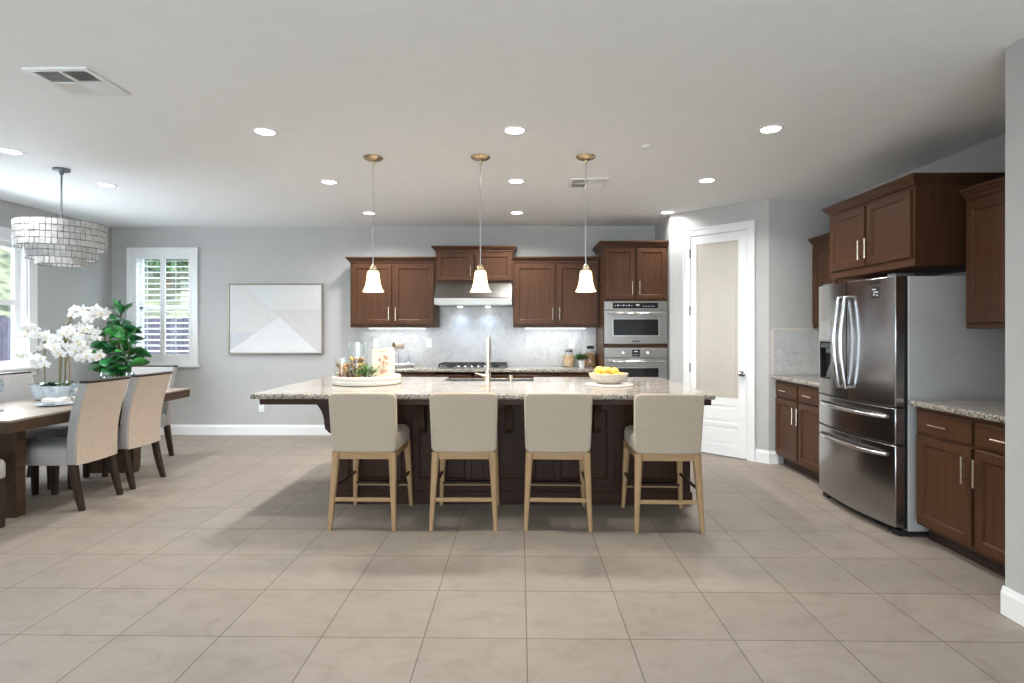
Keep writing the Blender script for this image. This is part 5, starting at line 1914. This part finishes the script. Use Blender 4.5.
bm = BM(); lathe(bm, [(0.0, 0.065), (0.040, 0.063), (0.048, 0.05), (0.050, -0.065), (0.046, -0.065), (0.044, 0.045), (0.0, 0.05)], 28, axis='x'); mb_ = obj('mug_body', bm, M['paper'], mg, smooth=True)
bm = BM(); lathe(bm, [(0.0, 0.04), (0.0435, 0.04), (0.0455, -0.060)], 28, axis='x'); obj('glazed_inside', bm, M['mug_in'], mg, smooth=True)
bm = BM(); tube(bm, [(0.035, -0.03, 0.036), (0.055, -0.05, 0.03), (0.045, -0.06, -0.01), (0.0, -0.05, -0.02)], 0.006, 8); obj('mug_handle', bm, M['paper'], mg, smooth=True)
on = thing('glass_ornament', 'small glass cone with a white ball on the white dish', 'ornament', (-1.415, 7.15, sdz + 0.001))
bm = BM(); lathe(bm, [(0.060, 0.0), (0.055, 0.01), (0.012, 0.115), (0.006, 0.125), (0.010, 0.135), (0.0, 0.14)], 24); obj('glass_cone', bm, M['crystal'], on, smooth=True)
bm = BM(); ell(bm, (0, 0, 0.028), (0.027, 0.027, 0.027)); obj('white_ball', bm, M['porcelain'], on, smooth=True)

# near right counter
bm = BM()
lathe(bm, [(0.0, 0.004), (0.08, 0.004), (0.115, 0.018), (0.116, 0.014), (0.085, 0.0), (0.0, 0.0)], 36)
tag(obj('dinner_plate', bm, M['porcelain'], None, smooth=True, loc=(2.95, 3.27, 0.9155)), 'white plate half hidden by the near wall', 'plate')
bm = BM()
lathe(bm, [(0.04, 0.0), (0.05, 0.006), (0.085, 0.030), (0.098, 0.046), (0.094, 0.046), (0.08, 0.032), (0.045, 0.010), (0.0, 0.009)], 36, cap0=True)
tag(obj('bowl', bm, M['stoneware'], None, smooth=True, loc=(2.95, 3.27, 0.9155 + 0.0045)), 'low cream bowl on the white plate by the near wall', 'bowl')
gm = thing('glass_mug', 'clear glass mug behind the cream bowl by the near wall', 'mug', (3.115, 3.42, 0.9155))
bm = BM(); lathe(bm, [(0.038, 0.0), (0.040, 0.004), (0.042, 0.10), (0.039, 0.10), (0.037, 0.008), (0, 0.008)], 28, cap0=True); obj('mug_body', bm, M['crystal'], gm, smooth=True)
bm = BM(); tube(bm, [(-0.040, 0, 0.085), (-0.068, 0, 0.080), (-0.074, 0, 0.05), (-0.066, 0, 0.022), (-0.039, 0, 0.018)], 0.005, 8); obj('mug_handle', bm, M['crystal'], gm, smooth=True)

# ------------------------------------------------------------------ outside
bm = BM(); box(bm, -16, 14, -14, 18, -0.30, -0.14)
g = struct('ground', bm, M['ground'], label='pale garden paving outside')


def fence(label, a, b, h):
    a, b = Vector((*a, -0.14)), Vector((*b, -0.14))
    L_ = (b - a).length
    t = thing('garden_fence', label, 'fence', a, math.atan2(b.y - a.y, b.x - a.x))
    bm = BM()
    n = int(L_ / 0.15)
    for k in range(n):
        box(bm, k * L_ / n + 0.004, (k + 1) * L_ / n - 0.004, -0.01, 0.01, 0.03, h - random.uniform(0, 0.015))
    obj('fence_boards', bm, M['fence'], t)
    bm = BM()
    for z in (0.35, h - 0.35): box(bm, 0, L_, 0.01, 0.05, z - 0.045, z + 0.045)
    obj('rail', bm, M['fence'], t)
    for k in range(int(L_ / 2.4) + 1):
        bm = BM(); box(bm, k * 2.4 - 0.05, k * 2.4 + 0.05, 0.05, 0.15, 0, h + 0.03); obj('post', bm, M['fence'], t)


fence('dark board fence outside the shuttered window', (-9.0, 11.0), (-1.5, 11.0), 1.76)
fence('dark board fence outside the left dining window', (-9.2, -2.0), (-9.2, 10.8), 1.76)
# hillside behind the fences
bm = BM()
nx, ny = 30, 30
rn = random.Random(5)
def hz(x, y):
    d = max(0.0, max(y - 11.4, -9.6 - x))
    return -0.14 + min(d, 1.0) * 1.6 + max(0, d - 1) * 0.55 + (0.15 * math.sin(x * 1.3) * math.cos(y * 1.1) if d > 0.5 else 0)
grid = [[bm.verts.new((-18 + 22 * i / nx, -4 + 24 * j / ny, hz(-18 + 22 * i / nx, -4 + 24 * j / ny) - 0.02)) for j in range(ny + 1)] for i in range(nx + 1)]
for i in range(nx):
    for j in range(ny):
        x, y = -18 + 22 * (i + 1) / nx, -4 + 24 * j / ny
        if max(y + 0.8 - 11.4, -9.6 - x + 0.8) > 0:
            bm.faces.new((grid[i][j], grid[i + 1][j], grid[i + 1][j + 1], grid[i][j + 1]))
bmesh.ops.delete(bm, geom=[v for v in bm.verts if not v.link_faces], context='VERTS')
struct('hills', bm, M['hill'], label='dry tan hillside behind the fences', smooth=True)


def tree_proto():
    t = thing('garden_tree', '', 'tree')
    rn = random.Random(13)
    bm = BM(); tube(bm, [(0, 0, -0.1), (0.05, 0, 0.7), (0.0, 0.03, 1.5)], [0.10, 0.08, 0.04], 8); obj('trunk', bm, M['bark'], t, smooth=True)
    bm = BM()
    for k in range(1500):
        v = Vector((rn.gauss(0, 1), rn.gauss(0, 1), rn.gauss(0, 1))).normalized() * rn.uniform(0.55, 1.0)
        lump = 1 + 0.25 * math.sin(4 * v.x + 2) * math.cos(5 * v.z)
        c = Vector((v.x * 1.15 * lump, v.y * 1.15 * lump, 1.5 + v.z * 1.0 * lump))
        leaf(bm, c, (rn.uniform(-1, 1), rn.uniform(-1, 1), rn.uniform(-0.6, 0.9)), 0.24, 0.13, droop=0.2, n=2)
    o = obj('foliage', bm, M['tree_leaf'], t, smooth=True, angle=180)
    o['kind'] = 'stuff'
    return t


tr0 = tree_proto()
tl = ((-11.6, 8.9, 'leafy green tree on the hillside beyond the left window'), (-11.2, 5.6, 'leafy green tree outside the nearer left window'), (-9.0, 14.4, 'leafy tree behind the fence seen through the left shutter'),
      (-5.6, 14.6, 'leafy tree behind the fence seen through the right shutter'), (-12.2, 11.4, 'leafy tree at the corner of the two fences'))
for i, (x, y, lab) in enumerate(tl):
    o = tr0 if i == 0 else dup(tr0, (0, 0, 0), rad(70 * i), lab)
    o.location = (x, y, hz(x, y))
    o['label'] = lab
    s = (0.55, 0.70, 0.80, 0.85, 0.62)[i]
    o.scale = (s, s, s)
    o['group'] = 'garden trees'
